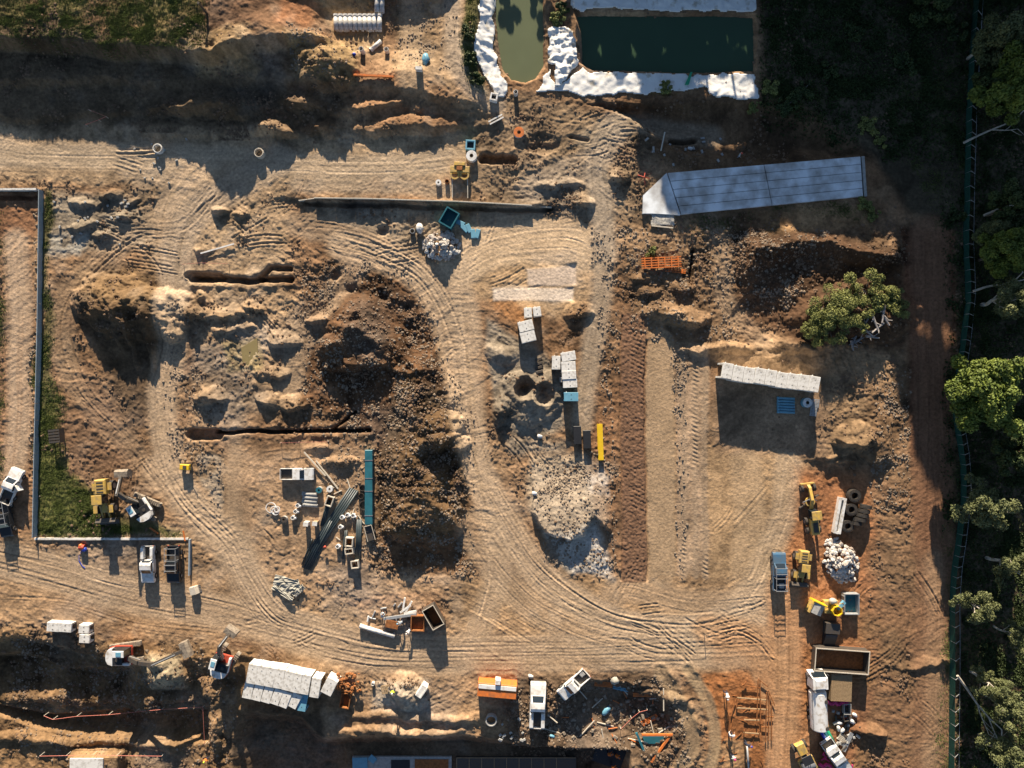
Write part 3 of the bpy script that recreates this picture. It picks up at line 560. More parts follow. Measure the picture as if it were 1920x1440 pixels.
# ================================================================ mesh helpers
class MB:
    def __init__(s): s.v = []; s.f = []
    def add(s, vs, fs):
        n = len(s.v); s.v += [tuple(v) for v in vs]; s.f += [tuple(n + i for i in f) for f in fs]; return s
    def box(s, x0, y0, z0, x1, y1, z1, c=0.0):
        """box, top edges chamfered by c"""
        if c:
            return s.fr(z0, x0, x1, y0, y1, z1 - c, x0, x1, y0, y1).fr(z1 - c, x0, x1, y0, y1, z1, x0 + c, x1 - c, y0 + c, y1 - c)
        return s.fr(z0, x0, x1, y0, y1, z1, x0, x1, y0, y1)
    def fr(s, za, ax0, ax1, ay0, ay1, zb, bx0, bx1, by0, by1):
        return s.add([(ax0, ay0, za), (ax1, ay0, za), (ax1, ay1, za), (ax0, ay1, za), (bx0, by0, zb), (bx1, by0, zb), (bx1, by1, zb), (bx0, by1, zb)],
                     [(0, 3, 2, 1), (4, 5, 6, 7), (0, 1, 5, 4), (1, 2, 6, 5), (2, 3, 7, 6), (3, 0, 4, 7)])
    def obox(s, c, sz, rz=0, ry=0):
        M = Matrix.Rotation(rz, 3, 'Z') @ Matrix.Rotation(ry, 3, 'Y'); a, b, h = sz[0] / 2, sz[1] / 2, sz[2] / 2
        vs = [Vector(c) + M @ Vector((x, y, z)) for z in (-h, h) for x, y in ((-a, -b), (a, -b), (a, b), (-a, b))]
        return s.add(vs, [(0, 3, 2, 1), (4, 5, 6, 7), (0, 1, 5, 4), (1, 2, 6, 5), (2, 3, 7, 6), (3, 0, 4, 7)])
    def bar(s, a, b, w, h=None):
        a, b = Vector(a), Vector(b); d = b - a; L = d.length or 1e-5; h = h or w
        q = d.to_track_quat('X', 'Z').to_matrix()
        vs = [a + q @ Vector((x, y, z)) for z in (-h / 2, h / 2) for x, y in ((0, -w / 2), (L, -w / 2), (L, w / 2), (0, w / 2))]
        return s.add(vs, [(0, 3, 2, 1), (4, 5, 6, 7), (0, 1, 5, 4), (1, 2, 6, 5), (2, 3, 7, 6), (3, 0, 4, 7)])
    def cyl(s, a, b, r0, r1=None, n=12, cap=True):
        a, b = Vector(a), Vector(b); r1 = r0 if r1 is None else r1; q = (b - a).to_track_quat('Z', 'X').to_matrix()
        vs = []
        for p, r in ((a, r0), (b, r1)): vs += [p + q @ Vector((r * cos(2 * pi * k / n), r * sin(2 * pi * k / n), 0)) for k in range(n)]
        fs = [(k, (k + 1) % n, n + (k + 1) % n, n + k) for k in range(n)]
        if cap: fs += [tuple(range(n - 1, -1, -1)), tuple(range(n, 2 * n))]
        return s.add(vs, fs)
    def ring(s, a, b, ro, ri, n=18):
        a, b = Vector(a), Vector(b); q = (b - a).to_track_quat('Z', 'X').to_matrix(); vs = []
        for p, r in ((a, ro), (b, ro), (b, ri), (a, ri)): vs += [p + q @ Vector((r * cos(2 * pi * k / n), r * sin(2 * pi * k / n), 0)) for k in range(n)]
        return s.add(vs, [(j * n + k, j * n + (k + 1) % n, ((j + 1) % 4) * n + (k + 1) % n, ((j + 1) % 4) * n + k) for j in range(4) for k in range(n)])
    def tube(s, pts, r, n=6):
        for a, b in zip(pts, pts[1:]): s.cyl(a, b, r, r, n)
        return s
    def prism(s, pts, z0, z1):
        n = len(pts); vs = [(p[0], p[1], z0) for p in pts] + [(p[0], p[1], z1) for p in pts]
        return s.add(vs, [tuple(range(n - 1, -1, -1)), tuple(range(n, 2 * n))] + [(k, (k + 1) % n, n + (k + 1) % n, n + k) for k in range(n)])
    def side(s, pts, y0, y1):
        """outline in the x-z plane, extruded along y"""
        n = len(pts); vs = [(p[0], y0, p[1]) for p in pts] + [(p[0], y1, p[1]) for p in pts]
        return s.add(vs, [tuple(range(n)), tuple(range(2 * n - 1, n - 1, -1))] + [(k, n + k, n + (k + 1) % n, (k + 1) % n) for k in range(n)])
    def panel(s, q, t=.02):
        a, b, c, d = [Vector(p) for p in q]; nn = (b - a).cross(d - a).normalized() * t
        return s.add([a, b, c, d, a + nn, b + nn, c + nn, d + nn], [(0, 3, 2, 1), (4, 5, 6, 7), (0, 1, 5, 4), (1, 2, 6, 5), (2, 3, 7, 6), (3, 0, 4, 7)])
    def ball(s, c, r, n=10, m=6, sq=(1, 1, 1)):
        vs = [(c[0], c[1], c[2] - r * sq[2])]
        for j in range(1, m):
            t = -pi / 2 + pi * j / m
            vs += [(c[0] + r * sq[0] * cos(t) * cos(2 * pi * k / n), c[1] + r * sq[1] * cos(t) * sin(2 * pi * k / n), c[2] + r * sq[2] * sin(t)) for k in range(n)]
        vs.append((c[0], c[1], c[2] + r * sq[2])); L = len(vs) - 1
        fs = [(0, 1 + (k + 1) % n, 1 + k) for k in range(n)] + [(L, 1 + (m - 2) * n + k, 1 + (m - 2) * n + (k + 1) % n) for k in range(n)]
        fs += [(1 + j * n + k, 1 + j * n + (k + 1) % n, 1 + (j + 1) * n + (k + 1) % n, 1 + (j + 1) * n + k) for j in range(m - 2) for k in range(n)]
        return s.add(vs, fs)
    def blob(s, c, r, n=11, m=7, sq=(1, 1, 1)):
        k0 = len(s.v); s.ball(c, r, n, m, sq); q = random.Random(int(r * 977 + c[0] * 31 + len(s.v)))
        for i in range(k0, len(s.v)):
            f = q.uniform(.62, 1.18); v = s.v[i]; s.v[i] = (c[0] + (v[0] - c[0]) * f, c[1] + (v[1] - c[1]) * f, max(0.0, c[2] + (v[2] - c[2]) * q.uniform(.6, 1.1)))
        return s
    def build(s, name, m, parent=None, smooth=False):
        me = bpy.data.meshes.new(name); me.from_pydata(s.v, [], s.f); me.materials.append(m)
        bm = bmesh.new(); bm.from_mesh(me); bmesh.ops.recalc_face_normals(bm, faces=bm.faces); bm.to_mesh(me); bm.free()
        if smooth: me.polygons.foreach_set('use_smooth', [True] * len(me.polygons))
        o = bpy.data.objects.new(name, me); COL.objects.link(o)
        if parent is not None: o.parent = parent
        return o
def tag(o, label, cat, group=None, kind=None):
    if label: o['label'] = label
    if cat: o['category'] = cat
    if group: o['group'] = group
    if kind: o['kind'] = kind
    return o
def spot(px, py, h=0.0, r=0):
    """ground point under an object whose top, h above the ground, shows at px, py"""
    z = gz(px, py)
    for _ in range(4):
        q = P(px, py, z + h); z = max([gw(q.x + a, q.y + b) for a, b in ([(0, 0)] if not r else [(0, 0), (r, 0), (-r, 0), (0, r), (0, -r)])])
    q = P(px, py, z + h); q.z = z; return q
def thing(name, label, cat, px, py, ang=0, group=None, h=0, dz=0, r=0, s=1):
    o = bpy.data.objects.new(name, None); COL.objects.link(o); o.empty_display_size = .3
    q = spot(px, py, h, r); o.location = (q.x, q.y, q.z + dz); o.rotation_euler = (0, 0, R_(-ang)); o.scale = (s, s, s)
    return tag(o, label, cat, group)
def solo(b, m, name, label, cat, px, py, ang=0, group=None, h=0, dz=0, r=0, smooth=False, rot=None):
    o = b.build(name, m, None, smooth); q = spot(px, py, h, r); o.location = (q.x, q.y, q.z + dz); o.rotation_euler = rot or (0, 0, R_(-ang))
    return tag(o, label, cat, group)
def kids(o): return [c for c in bpy.data.objects if c.parent is o]
def clone(o, label, px, py, ang=0, group=None, h=0, dz=0, r=0, s=None):
    def cp(a, par):
        c = a.copy(); COL.objects.link(c)
        if par is not None: c.parent = par
        for k in CH.get(a.name, None) or kids(a): cp(k, c)
        return c
    c = cp(o, None); q = spot(px, py, h, r); c.location = (q.x, q.y, q.z + dz); c.rotation_euler = (0, 0, R_(-ang))
    if s: c.scale = (s, s, s)
    c['label'] = label
    if group: c['group'] = group
    return c
CH = {}
ORD = 'first second third fourth fifth sixth seventh eighth ninth tenth eleventh twelfth thirteenth fourteenth fifteenth sixteenth'.split()

M = dict(
 white=mat('white_paint', (.78, .77, .74), .35, 0, .06, 1.5, spec=.5, dirt=(.5, .44, .36), dirt_k=.2),
 black=mat('black_paint', (.03, .031, .034), .35, 0, .1, 2), blue=mat('blue_paint', (.05, .14, .25), .3, 0, .1, 1.5, dirt=(.09, .13, .17)),
 yellow=mat('yellow_paint', (.66, .42, .08), .5, 0, .15, 2, dirt=(.33, .24, .12)), ylw2=mat('bright_yellow_paint', (.80, .52, .02), .5, 0, .06, 2),
 orange=mat('orange_paint', (.78, .20, .03), .5, 0, .1, 2, dirt=(.4, .14, .05)), red=mat('red_paint', (.55, .06, .03), .5, 0, .1, 2, dirt=(.32, .08, .05)),
 glass=mat('dark_glass', (.015, .022, .028), .08, 0, .05, 1, spec=.8), rub=mat('rubber', (.022, .021, .021), .8, 0, .2, 4, dirt=(.07, .055, .04), dirt_k=.3),
 conc=mat('concrete', (.73, .71, .66), .8, 0, .08, 2.0, .01, dirt=(.45, .42, .37), dirt_k=.25), cgrey=mat('grey_concrete', (.42, .41, .38), .85, 0, .15, 2.5, .01),
 steel=mat('steel', (.32, .33, .34), .45, .5, .15, 4), dst=mat('dark_steel', (.07, .072, .075), .5, .3, .2, 4, dirt=(.12, .09, .06)),
 rust=mat('rusty_steel', (.34, .13, .04), .85, 0, .25, 3, .01), wood=mat('timber', (.42, .29, .16), .8, 0, .2, 6), plank=mat('pale_timber', (.62, .55, .44), .8, 0, .12, 6),
 teal=mat('teal_paint_and_shade_tint', (.03, .15, .19), .4, 0, .12, 1), ltblue=mat('light_blue_plastic', (.16, .38, .50), .45, 0, .08, 2), pipe=mat('black_plastic_pipe', (.035, .05, .055), .4, 0, .1, 3),
 green=mat('green_shadecloth', (.008, .06, .042), .8, 0, .2, 3), pink=mat('pink_plastic', (.75, .05, .22), .5, 0, .15, 4), mbl=mat('strong_blue_plastic', (.02, .06, .45), .4, 0, .1, 4),
 grn=mat('green_plastic', (.02, .33, .17), .5, 0, .1, 4), skin=mat('skin', (.45, .27, .18), .6), pants=mat('navy_trousers', (.03, .035, .06), .9), shirt=mat('white_shirt', (.72, .72, .70), .9, 0, .06, 5),
 hiv=mat('hi_vis_yellow', (.60, .75, .05), .8), hivo=mat('hi_vis_orange', (.85, .22, .03), .8), liner=mat('white_geotextile', (.80, .79, .75), .8, 0, .05, .8, .03, dirt=(.50, .45, .36), dirt_k=.14),
 tan=mat('tan_rubble', (.42, .31, .2), .9), cloth=mat('grey_sheet', (.40, .38, .32), .85, 0, .15, 1.2, .03), grate=mat('galvanised_grate', (.45, .46, .46), .5, .4, .1, 3),
 dsteel=mat('muddy_steel', (.36, .30, .22), .8, 0, .25, 3, .02, dirt=(.13, .10, .08)),
 cool=mat('grey_shirt', (.42, .47, .50), .9), tape=mat('barrier_tape', (.62, .20, .15), .7, 0, .1, 8, dirt=(.7, .6, .5), dirt_k=.1), mud=mat('muddy_water', (.28, .22, .10), .12, 0, .05, 1))

# ================================================================ vehicles
def wheels(t, spec, w=.25):
    for x, y, r in spec:
        b = MB().ring((x, y - w / 2, r), (x, y + w / 2, r), r, r * .55, 16); o = b.build('wheel', M['rub'], t)
        MB().cyl((x, y - w / 2 + .02, r), (x, y + w / 2 - .02, r), r * .54, n=12).build('rim', M['steel'], o)
def ute(px, py, ang, label, body='white', tray='tub', h=1.0, s=1.1, rack=False, door=False, group='utes and small trucks parked on the site'):
    t = thing('pickup_truck', label, 'pickup truck', px, py, ang, group, h, s=s); m = M[body]
    b = MB().side([(-.55, .35), (2.45, .35), (2.62, .5), (2.6, .85), (2.4, .98), (1.25, 1.12), (-.55, 1.12)], -.88, .88)
    b.side([(-.5, 1.1), (1.28, 1.1), (.62, 1.66), (-.02, 1.72), (-.38, 1.62)], -.78, .78)
    b.build('body', m, t)
    MB().panel([(1.22, -.68, 1.16), (1.22, .68, 1.16), (.68, .60, 1.63), (.68, -.60, 1.63)]).build('windscreen', M['glass'], t)
    MB().panel([(-.52, .62, 1.18), (-.52, -.62, 1.18), (-.40, -.58, 1.58), (-.40, .58, 1.58)]).build('rear_window', M['glass'], t)
    for y in (-1, 1):
        MB().box(-.35, .775 if y > 0 else -.80, 1.2, .85, .80 if y > 0 else -.775, 1.55).build('side_window', M['glass'], t)
        MB().box(.98, .9 if y > 0 else -1.08, 1.05, 1.12, 1.08 if y > 0 else -.9, 1.25).build('mirror', M['black'], t)
        MB().box(2.42, y * .62 - .18, .68, 2.63, y * .62 + .18, .86).build('headlight', M['grate'], t)
        MB().box(-2.62, y * .75 - .09, .7, -2.56, y * .75 + .09, .95).build('tail_light', M['red'], t)
    MB().box(2.5, -.85, .3, 2.68, .85, .52, .03).build('bumper', M['dst'], t)
    b = MB().box(-2.55, -.86, .5, -.58, .86, .62)
    for y in (-1, 1): b.box(-2.55, .80 if y > 0 else -.88, .62, -.58, .88 if y > 0 else -.80, 1.06)
    b.box(-.66, -.80, .62, -.58, .80, 1.06); b.box(-2.60, -.86, .62, -2.52, .86, 1.06)
    tr = b.build('tray', M['steel'] if tray == 'flat' else m, t)
    MB().box(-2.5, -.79, .625, -.68, .79, .66).build('tray_liner', M['dst'], tr)
    if tray == 'box':
        c = MB().box(-1.5, -.87, .67, -.70, .87, 1.35, .05).build('toolbox', M['white'], t)
    if tray == 'load':
        MB().box(-2.3, -.7, .67, -1.6, 0, 1.0, .04).build('crate', M['cgrey'], t)
    if tray == 'boxes':
        for y in (-1, 1): MB().box(-2.4, .45 if y > 0 else -.86, .67, -.8, .86 if y > 0 else -.45, 1.3, .04).build('side_toolbox', M['white'], t)
    if rack:
        b = MB()
        for y in (-.76, .76):
            b.bar((-2.5, y, 1.95), (1.0, y, 1.95), .05)
            for x in (-2.4, -.7, .7): b.bar((x, y, 1.0), (x, y, 1.95), .05)
        for x in (-2.4, -1.55, -.7, -.1, .7): b.bar((x, -.76, 1.98), (x, .76, 1.98), .06)
        b.build('roof_rack', M['grate'], t)
    if door:
        MB().obox((.35, -1.25, 1.05), (.95, .08, 1.1), R_(55)).build('open_door', m, t)
    wheels(t, [(1.7, .84, .38), (1.7, -.84, .38), (-1.6, .84, .38), (-1.6, -.84, .38)])
    return t
def excavator(px, py, ang, label, boom, trim='red', top='white', s=1.0, h=1.6, track_ang=0, buck=1.1, dark='black'):
    """boom = [(x, y, z) ...] house pin, elbow, stick end, bucket"""
    t = thing('excavator', label, 'excavator', px, py, ang, 'excavators working on the site', h, s=s)
    ta = R_(track_ang); M3 = Matrix.Rotation(ta, 3, 'Z')
    for y in (-1, 1):
        c = M3 @ Vector((0, y * 1.05, .42)); b = MB().obox(c, (3.5, .52, .6), ta)
        for e in (-1, 1):
            p = M3 @ Vector((e * 1.75, y * 1.05 - .26, .42)); q = M3 @ Vector((e * 1.75, y * 1.05 + .26, .42)); b.cyl(p, q, .34, n=12)
        for k in range(13): b.obox(M3 @ Vector((-1.7 + k * .285, y * 1.05, .73)), (.12, .56, .08), ta)
        b.build('track', M['dsteel'], t)
    MB().obox((0, 0, .5), (1.6, 1.7, .4), ta).cyl((0, 0, .7), (0, 0, .95), .65).build('undercarriage', M['dst'], t)
    b = MB().prism([(-1.75, -.95), (-1.95, -.5), (-2.0, 0), (-1.95, .5), (-1.75, .95), (-.9, 1.2), (1.0, 1.2), (1.1, .9), (1.1, -1.2), (-.9, -1.2)], .95, 1.3)
    b.build('deck', M[trim], t)
    MB().prism([(-1.65, -.9), (-1.88, -.45), (-1.92, 0), (-1.88, .45), (-1.65, .9), (-1.05, 1.12), (-1.05, -1.12)], 1.3, 1.95).build('counterweight', M[top], t)
    b = MB().box(-1.02, -1.1, 1.3, .1, 1.1, 1.85, .06); eng = b.build('engine_cover', M[dark], t)
    MB().cyl((-.5, -.4, 1.85), (-.5, -.4, 1.95), .22).cyl((-.8, .5, 1.85), (-.8, .5, 2.2), .07).build('exhaust', M['dst'], eng)
    MB().box(-1.0, -1.17, 1.3, 1.0, -.86, 1.75, .05).build('side_box', M[top], t)
    c = MB().fr(1.3, -.55, 1.05, .25, 1.14, 2.75, -.5, .85, .32, 1.1).build('cab', M['glass'], t)
    MB().box(-.55, .28, 2.75, .88, 1.12, 2.83, .03).build('cab_roof', M[top], c)
    MB().box(-.1, .45, 2.83, .55, .95, 2.88).build('roof_hatch', M['ltblue'], c)
    p = [Vector(q) for q in boom]
    b = MB().bar(p[0], (p[0] + p[1]) / 2 + Vector((0, 0, .5)), .52, .6).bar((p[0] + p[1]) / 2 + Vector((0, 0, .5)), p[1], .46, .5)
    bo = b.build('boom', M['dst'], t)
    MB().bar(p[0] + Vector((0, .22, .1)), (p[0] + p[1]) / 2 + Vector((0, .22, .2)), .1).bar(p[0] + Vector((0, -.22, .1)), (p[0] + p[1]) / 2 + Vector((0, -.22, .2)), .1).build('hydraulic_ram', M['grate'], bo)
    st = MB().bar(p[1] + (p[1] - p[2]) * .15, p[2], .38, .42).build('stick', M['dst'], t)
    MB().bar(p[1] + Vector((0, 0, .35)), p[1] * .3 + p[2] * .7 + Vector((0, 0, .3)), .1).build('hydraulic_ram', M['grate'], st)
    d = (p[2] - p[1]); d.z = 0; d.normalize(); sd = Vector((-d.y, d.x, 0)); c = p[2]; w = buck
    pr = [(-.5, .3), (.25, .35), (.55, 0), (.45, -.7), (-.05, -1.0), (-.55, -.8)]
    vs = [c + d * a + Vector((0, 0, z)) + sd * w * e for e in (-1, 1) for a, z in pr]; n = len(pr)
    bk = MB().add(vs, [tuple(range(n)), tuple(range(2 * n - 1, n - 1, -1))] + [(k, n + k, n + (k + 1) % n, (k + 1) % n) for k in range(n - 1)]).build('bucket', M['dsteel'], t)
    tb = MB()
    for k in range(5): tb.bar(c + d * -.5 + Vector((0, 0, -.8)) + sd * w * (-.9 + k * .45), c + d * -.75 + Vector((0, 0, -.75)) + sd * w * (-.9 + k * .45), .1)
    tb.build('bucket_teeth', M['steel'], bk)
    return t

# ================================================================ site objects
def culvert(px, py, ang, label, group, w=1.75, d=2.6, h=3.2, m='conc', dz=0, hh=None):
    t = thing('concrete_culvert', label, 'concrete culvert', px, py, ang, group, hh if hh is not None else h, dz=dz, s=1)
    MB().box(-w / 2, -d / 2, h - .28, w / 2, d / 2, h, .03).build('roof_slab', M[m], t)
    for y in (-1, 1): MB().box(-w / 2 + .004, (d / 2 - .26 if y > 0 else -d / 2 + .004), 0, w / 2 - .004, (d / 2 - .004 if y > 0 else -d / 2 + .26), h - .28).build('side_wall', M[m], t)
    MB().cyl((0, -d / 4, h), (0, -d / 4, h + .03), .07, n=8).cyl((0, d / 4, h), (0, d / 4, h + .03), .07, n=8).build('lifting_eye', M['dst'], t)
    MB().box(-w / 2 + .3, d / 2 + .0, h - .24, -w / 2 + .42, d / 2 + .16, h - .12).build('starter_bar', M['conc'], t)
    return t
def ringp(px, py, label, r=.6, hh=.9, m='conc', lid=None, h=None, s=1, group='concrete manhole rings on the site'):
    t = thing('manhole_ring', label, 'manhole ring', px, py, 0, group, hh if h is None else h, s=s)
    MB().ring((0, 0, 0), (0, 0, hh), r, r * .78, 20).build('wall', M[m], t)
    if lid: MB().ring((0, 0, hh), (0, 0, hh + .1), r * .98, r * .35, 20).build('cover', M[lid], t)
    else: MB().ring((0, 0, hh), (0, 0, hh + .06), r * .92, r * .80, 20).build('rim', M[m], t)
    return t
def pipe_(px, py, ang, L, r, label, group, m='conc', h=0, dz=0, el=0, bell=True, cat='pipe', name='concrete_pipe'):
    t = thing(name, label, cat, px, py, ang, group, h, dz=dz); t.rotation_euler = (0, R_(el), R_(-ang))
    MB().ring((-L / 2, 0, r), (L / 2, 0, r), r, r * .82, 16).build('barrel', M[m], t, True)
    if bell: MB().ring((-L / 2 - .02, 0, r), (-L / 2 + .28, 0, r), r * 1.14, r * .99, 16).build('socket', M[m], t)
    return t
def bars(px, py, ang, L, n, gap, w, label, name='steel_bars', cat='steel bars', m='orange', cross=0, h=.2, group=None, legs=.0):
    t = thing(name, label, cat, px, py, ang, group, h)
    for k in range(n):
        y = (k - (n - 1) / 2) * gap; MB().box(-L / 2, y - w / 2, .1 + legs, L / 2, y + w / 2, .1 + w + legs).build('rail', M[m], t)
    for k in range(cross):
        x = -L / 2 + L * (k + .5) / cross; MB().box(x - w / 2, -(n - 1) / 2 * gap - .1, .1 + w + legs, x + w / 2, (n - 1) / 2 * gap + .1, .1 + 1.8 * w + legs).build('cross_bar', M[m], t)
        if legs: MB().box(x - w / 2, -(n - 1) / 2 * gap - .05, 0, x + w / 2, -(n - 1) / 2 * gap + .05, .1 + legs).box(x - w / 2, (n - 1) / 2 * gap - .05, 0, x + w / 2, (n - 1) / 2 * gap + .05, .1 + legs).build('leg', M[m], t)
    return t
def crate(px, py, ang, L, w, hh, label, name='steel_skip', cat='skip bin', m='rust', inner='dst', wall=.1, h=None, ribs=True, dz=0, group=None, load=None, s=1, wm=None):
    t = thing(name, label, cat, px, py, ang, group, hh if h is None else h, dz=dz, s=s)
    MB().box(-L / 2, -w / 2, 0, L / 2, w / 2, .12).build('floor', M[inner], t)
    MB().box(-L / 2, -w / 2, .12, L / 2, -w / 2 + wall, hh).box(-L / 2, w / 2 - wall, .12, L / 2, w / 2, hh).box(-L / 2, -w / 2 + wall, .12, -L / 2 + wall, w / 2 - wall, hh).box(L / 2 - wall, -w / 2 + wall, .12, L / 2, w / 2 - wall, hh).build('side_walls', M[wm or m], t)
    rl = MB()
    for y in (-w / 2 + wall / 2, w / 2 - wall / 2): rl.box(-L / 2 - .03, y - wall * .8, hh, L / 2 + .03, y + wall * .8, hh + .08)
    for x in (-L / 2 + wall / 2, L / 2 - wall / 2): rl.box(x - wall * .8, -w / 2 + wall * 1.35, hh, x + wall * .8, w / 2 - wall * 1.35, hh + .08)
    rl.build('rim', M[m], t)
    if ribs:
        n = max(2, int(L / .8)); rb = MB()
        for k in range(n):
            x = -L / 2 + (k + .5) * L / n; rb.box(x - .05, w / 2, .1, x + .05, w / 2 + .08, hh - .02).box(x - .05, -w / 2 - .08, .1, x + .05, -w / 2, hh - .02)
        rb.build('rib', M[m], t)
    if load: lump_mesh(L * .8, w * .8, hh * .7, 40, 3).build('load', M[load], t)
    return t
def lump_mesh(L, w, hh, n, seed):
    r = random.Random(seed); b = MB()
    for _ in range(n):
        s = r.uniform(.15, .35); b.ball((r.uniform(-L / 2, L / 2), r.uniform(-w / 2, w / 2), hh * r.uniform(.2, .9)), s, 6, 4, (1, r.uniform(.6, 1.4), .7))
    return b
def rack_pallet(px, py, ang, label, L=1.2, w=1.0, n=5, m='wood', hh=.16, h=.3, name='pallet', cat='pallet', dz=0, group=None):
    t = thing(name, label, cat, px, py, ang, group, h, dz=dz)
    for k in range(n):
        y = -w / 2 + w * (k + .5) / n; MB().box(-L / 2, y - w / n * .33, hh - .03, L / 2, y + w / n * .33, hh).build('slat', M[m], t)
    for x in (-L / 2 + .06, 0, L / 2 - .06): MB().box(x - .05, -w / 2, 0, x + .05, w / 2, hh - .03).build('bearer', M[m], t)
    return t

# ================================================================ people
def person(px, py, ang, pose, label, shirt='shirt', pants='pants', hat=None, vest=None, h=1.3, dz=0, s=1.1):
    t = thing('person', label, 'person', px, py, ang, 'workers on foot', h if pose == 'stand' else .9, dz=dz, s=s)
    if pose == 'bend':
        J = dict(pel=(-.25, 0, .92), che=(.12, 0, 1.22), nek=(.28, 0, 1.26), hed=(.42, 0, 1.22), hip=.11, sh=(.16, .2, 1.22), el=(.34, .26, .98), ha=(.5, .2, .74), kn=(-.1, .15, .5), an=(-.22, .16, .08), to=(.0, .17, .04))
    elif pose == 'kneel':
        J = dict(pel=(-.12, 0, .48), che=(.10, 0, .88), nek=(.17, 0, 1.06), hed=(.26, 0, 1.16), hip=.12, sh=(.12, .21, .95), el=(.28, .42, .72), ha=(.5, .3, .6), kn=(.32, .2, .45), an=(.12, .2, .08), to=(.34, .22, .04))
    else:
        J = dict(pel=(0, 0, .95), che=(.02, 0, 1.32), nek=(.02, 0, 1.5), hed=(.06, 0, 1.64), hip=.1, sh=(.0, .21, 1.42), el=(.08, .32, 1.14), ha=(.3, .3, 1.02), kn=(.08, .12, .5), an=(-.02, .13, .08), to=(.18, .15, .04))
    V, Ed, Rr = [], [], []
    def v(p, r, par):
        V.append(p); Rr.append(r)
        if par is not None: Ed.append((par, len(V) - 1))
        return len(V) - 1
    pel = v(J['pel'], .15, None); mid = v(tuple((a + b) / 2 for a, b in zip(J['pel'], J['che'])), .14, pel); che = v(J['che'], .165, mid); nek = v(J['nek'], .06, che)
    hed = v(J['hed'], .105, nek); v(tuple(Vector(J['hed']) + (Vector(J['hed']) - Vector(J['nek'])).normalized() * .09), .07, hed)
    for e in (-1, 1):
        y = lambda q: (q[0], q[1] * e, q[2])
        a = v(y(J['sh']), .075, che); a = v(y(J['el']), .05, a); hnd = v(y(J['ha']), .034, a); pd = (Vector(y(J['ha'])) - Vector(y(J['el']))).normalized()
        palm = v(tuple(Vector(y(J['ha'])) + pd * .07), .032, hnd); tip = Vector(V[palm])
        for k in range(4): v(tuple(tip + pd * (.075 - .008 * abs(k - 1)) + Vector((0, (k - 1.5) * .022, -.012))), .010, palm)
        v(tuple(tip + pd * .01 + Vector((.02, -.05 * e, 0))), .011, palm)
        k0 = v((J['pel'][0], J['hip'] * e, J['pel'][2] - .06), .10, pel); k1 = v(y(J['kn']), .07, k0); k2 = v(y(J['an']), .045, k1); v(y(J['to']), .042, k2)
    me = bpy.data.meshes.new('body'); me.from_pydata(V, Ed, []); o = bpy.data.objects.new('tmp_body', me); COL.objects.link(o)
    sk = o.modifiers.new('s', 'SKIN'); sb = o.modifiers.new('u', 'SUBSURF'); sb.levels = 1; sb.render_levels = 1
    for i, d in enumerate(me.skin_vertices[0].data): d.radius = (Rr[i], Rr[i]); d.use_root = (i == 0)
    dg = bpy.context.evaluated_depsgraph_get(); m2 = bpy.data.meshes.new_from_object(o.evaluated_get(dg)); bpy.data.objects.remove(o)
    m2.name = 'body'; m2.materials.clear()
    for q in (shirt, pants, 'skin', 'dst'): m2.materials.append(M[q])
    for f in m2.polygons:
        c = f.center; best = 9; bi = 0
        for i, p in enumerate(V):
            dd = (Vector(p) - c).length - Rr[i] * .5
            if dd < best: best = dd; bi = i
        q = V[bi]; f.material_index = 3 if (c.z < .12) else 1 if (bi in (0,) or (q[2] <= J['pel'][2] - .02 and Rr[bi] > .041 and bi > 5 and abs(q[1]) < .24 and Rr[bi] != .05)) else 2 if (Rr[bi] < .04 or bi in (3, 4, 5)) else 0
        f.use_smooth = True
    bo = bpy.data.objects.new('body', m2); COL.objects.link(bo); bo.parent = t
    hd = Vector(J['hed']); up = (hd - Vector(J['nek'])).normalized()
    if hat:
        c = hd + up * .06; MB().ball(tuple(c), .15, 12, 6, (1.05, .95, .75)).build('hard_hat', M[hat], t, True)
    else:
        MB().ball(tuple(hd + up * .045 + Vector((-.01, 0, .02))), .118, 10, 6).build('hair', M['dst'], t, True)
    fw = Vector((.10, 0, 0)) if pose == 'stand' else Vector((.07, 0, -.07))
    fc = MB().ball(tuple(hd + fw * 1.1), .02, 6, 4)
    for e in (-1, 1): fc.ball(tuple(hd + fw + Vector((0, e * .035, .03))), .013, 6, 4)
    for e in (-1, 1): fc.ball(tuple(hd + Vector((0, e * .105, 0))), .028, 6, 4)
    fc.build('face', M['skin'], t)
    if vest: MB().ball(tuple((Vector(J['che']) + Vector(J['pel'])) / 2 + Vector((0, 0, .1))), .23, 12, 8, (.9, 1.0, 1.25)).build('vest', M[vest], t, True)
    return t
# ================================================================ placement: vehicles
ute(277, 1058, 90, 'white pickup with side toolboxes parked under the kerb wall', 'white', 'boxes', rack=False)
ute(325, 1058, 90, 'black pickup truck with a roof rack, right of the white one', 'black', rack=True)
ute(20, 912, -68, 'white pickup truck with an open side door at the left edge', 'white', 'tub', door=True)
ute(8, 972, 80, 'black pickup truck on the left edge below the one with its door open', 'black', rack=True)
ute(556, 889, 0, 'white pickup truck parked crosswise above the pipe stacks', 'white', 'tub', s=1.0)
ute(1461, 1072, -90, 'dark blue pickup truck with ladder rack on the red track beside the yellow loader', 'blue', 'load', rack=True, s=1.12)
ute(1076, 1284, 138, 'white pickup truck parked at an angle at the rim of the bottom work pit', 'white', 'load', s=1.05)
ute(1008, 1322, -88, 'white small truck with opened side toolboxes and black tray at the bottom pit', 'white', 'boxes', s=1.35)
ute(1568, 1418, 55, 'white van-like pickup parked at the bottom edge below the blue and green pipes', 'white', 'box', s=1.15)

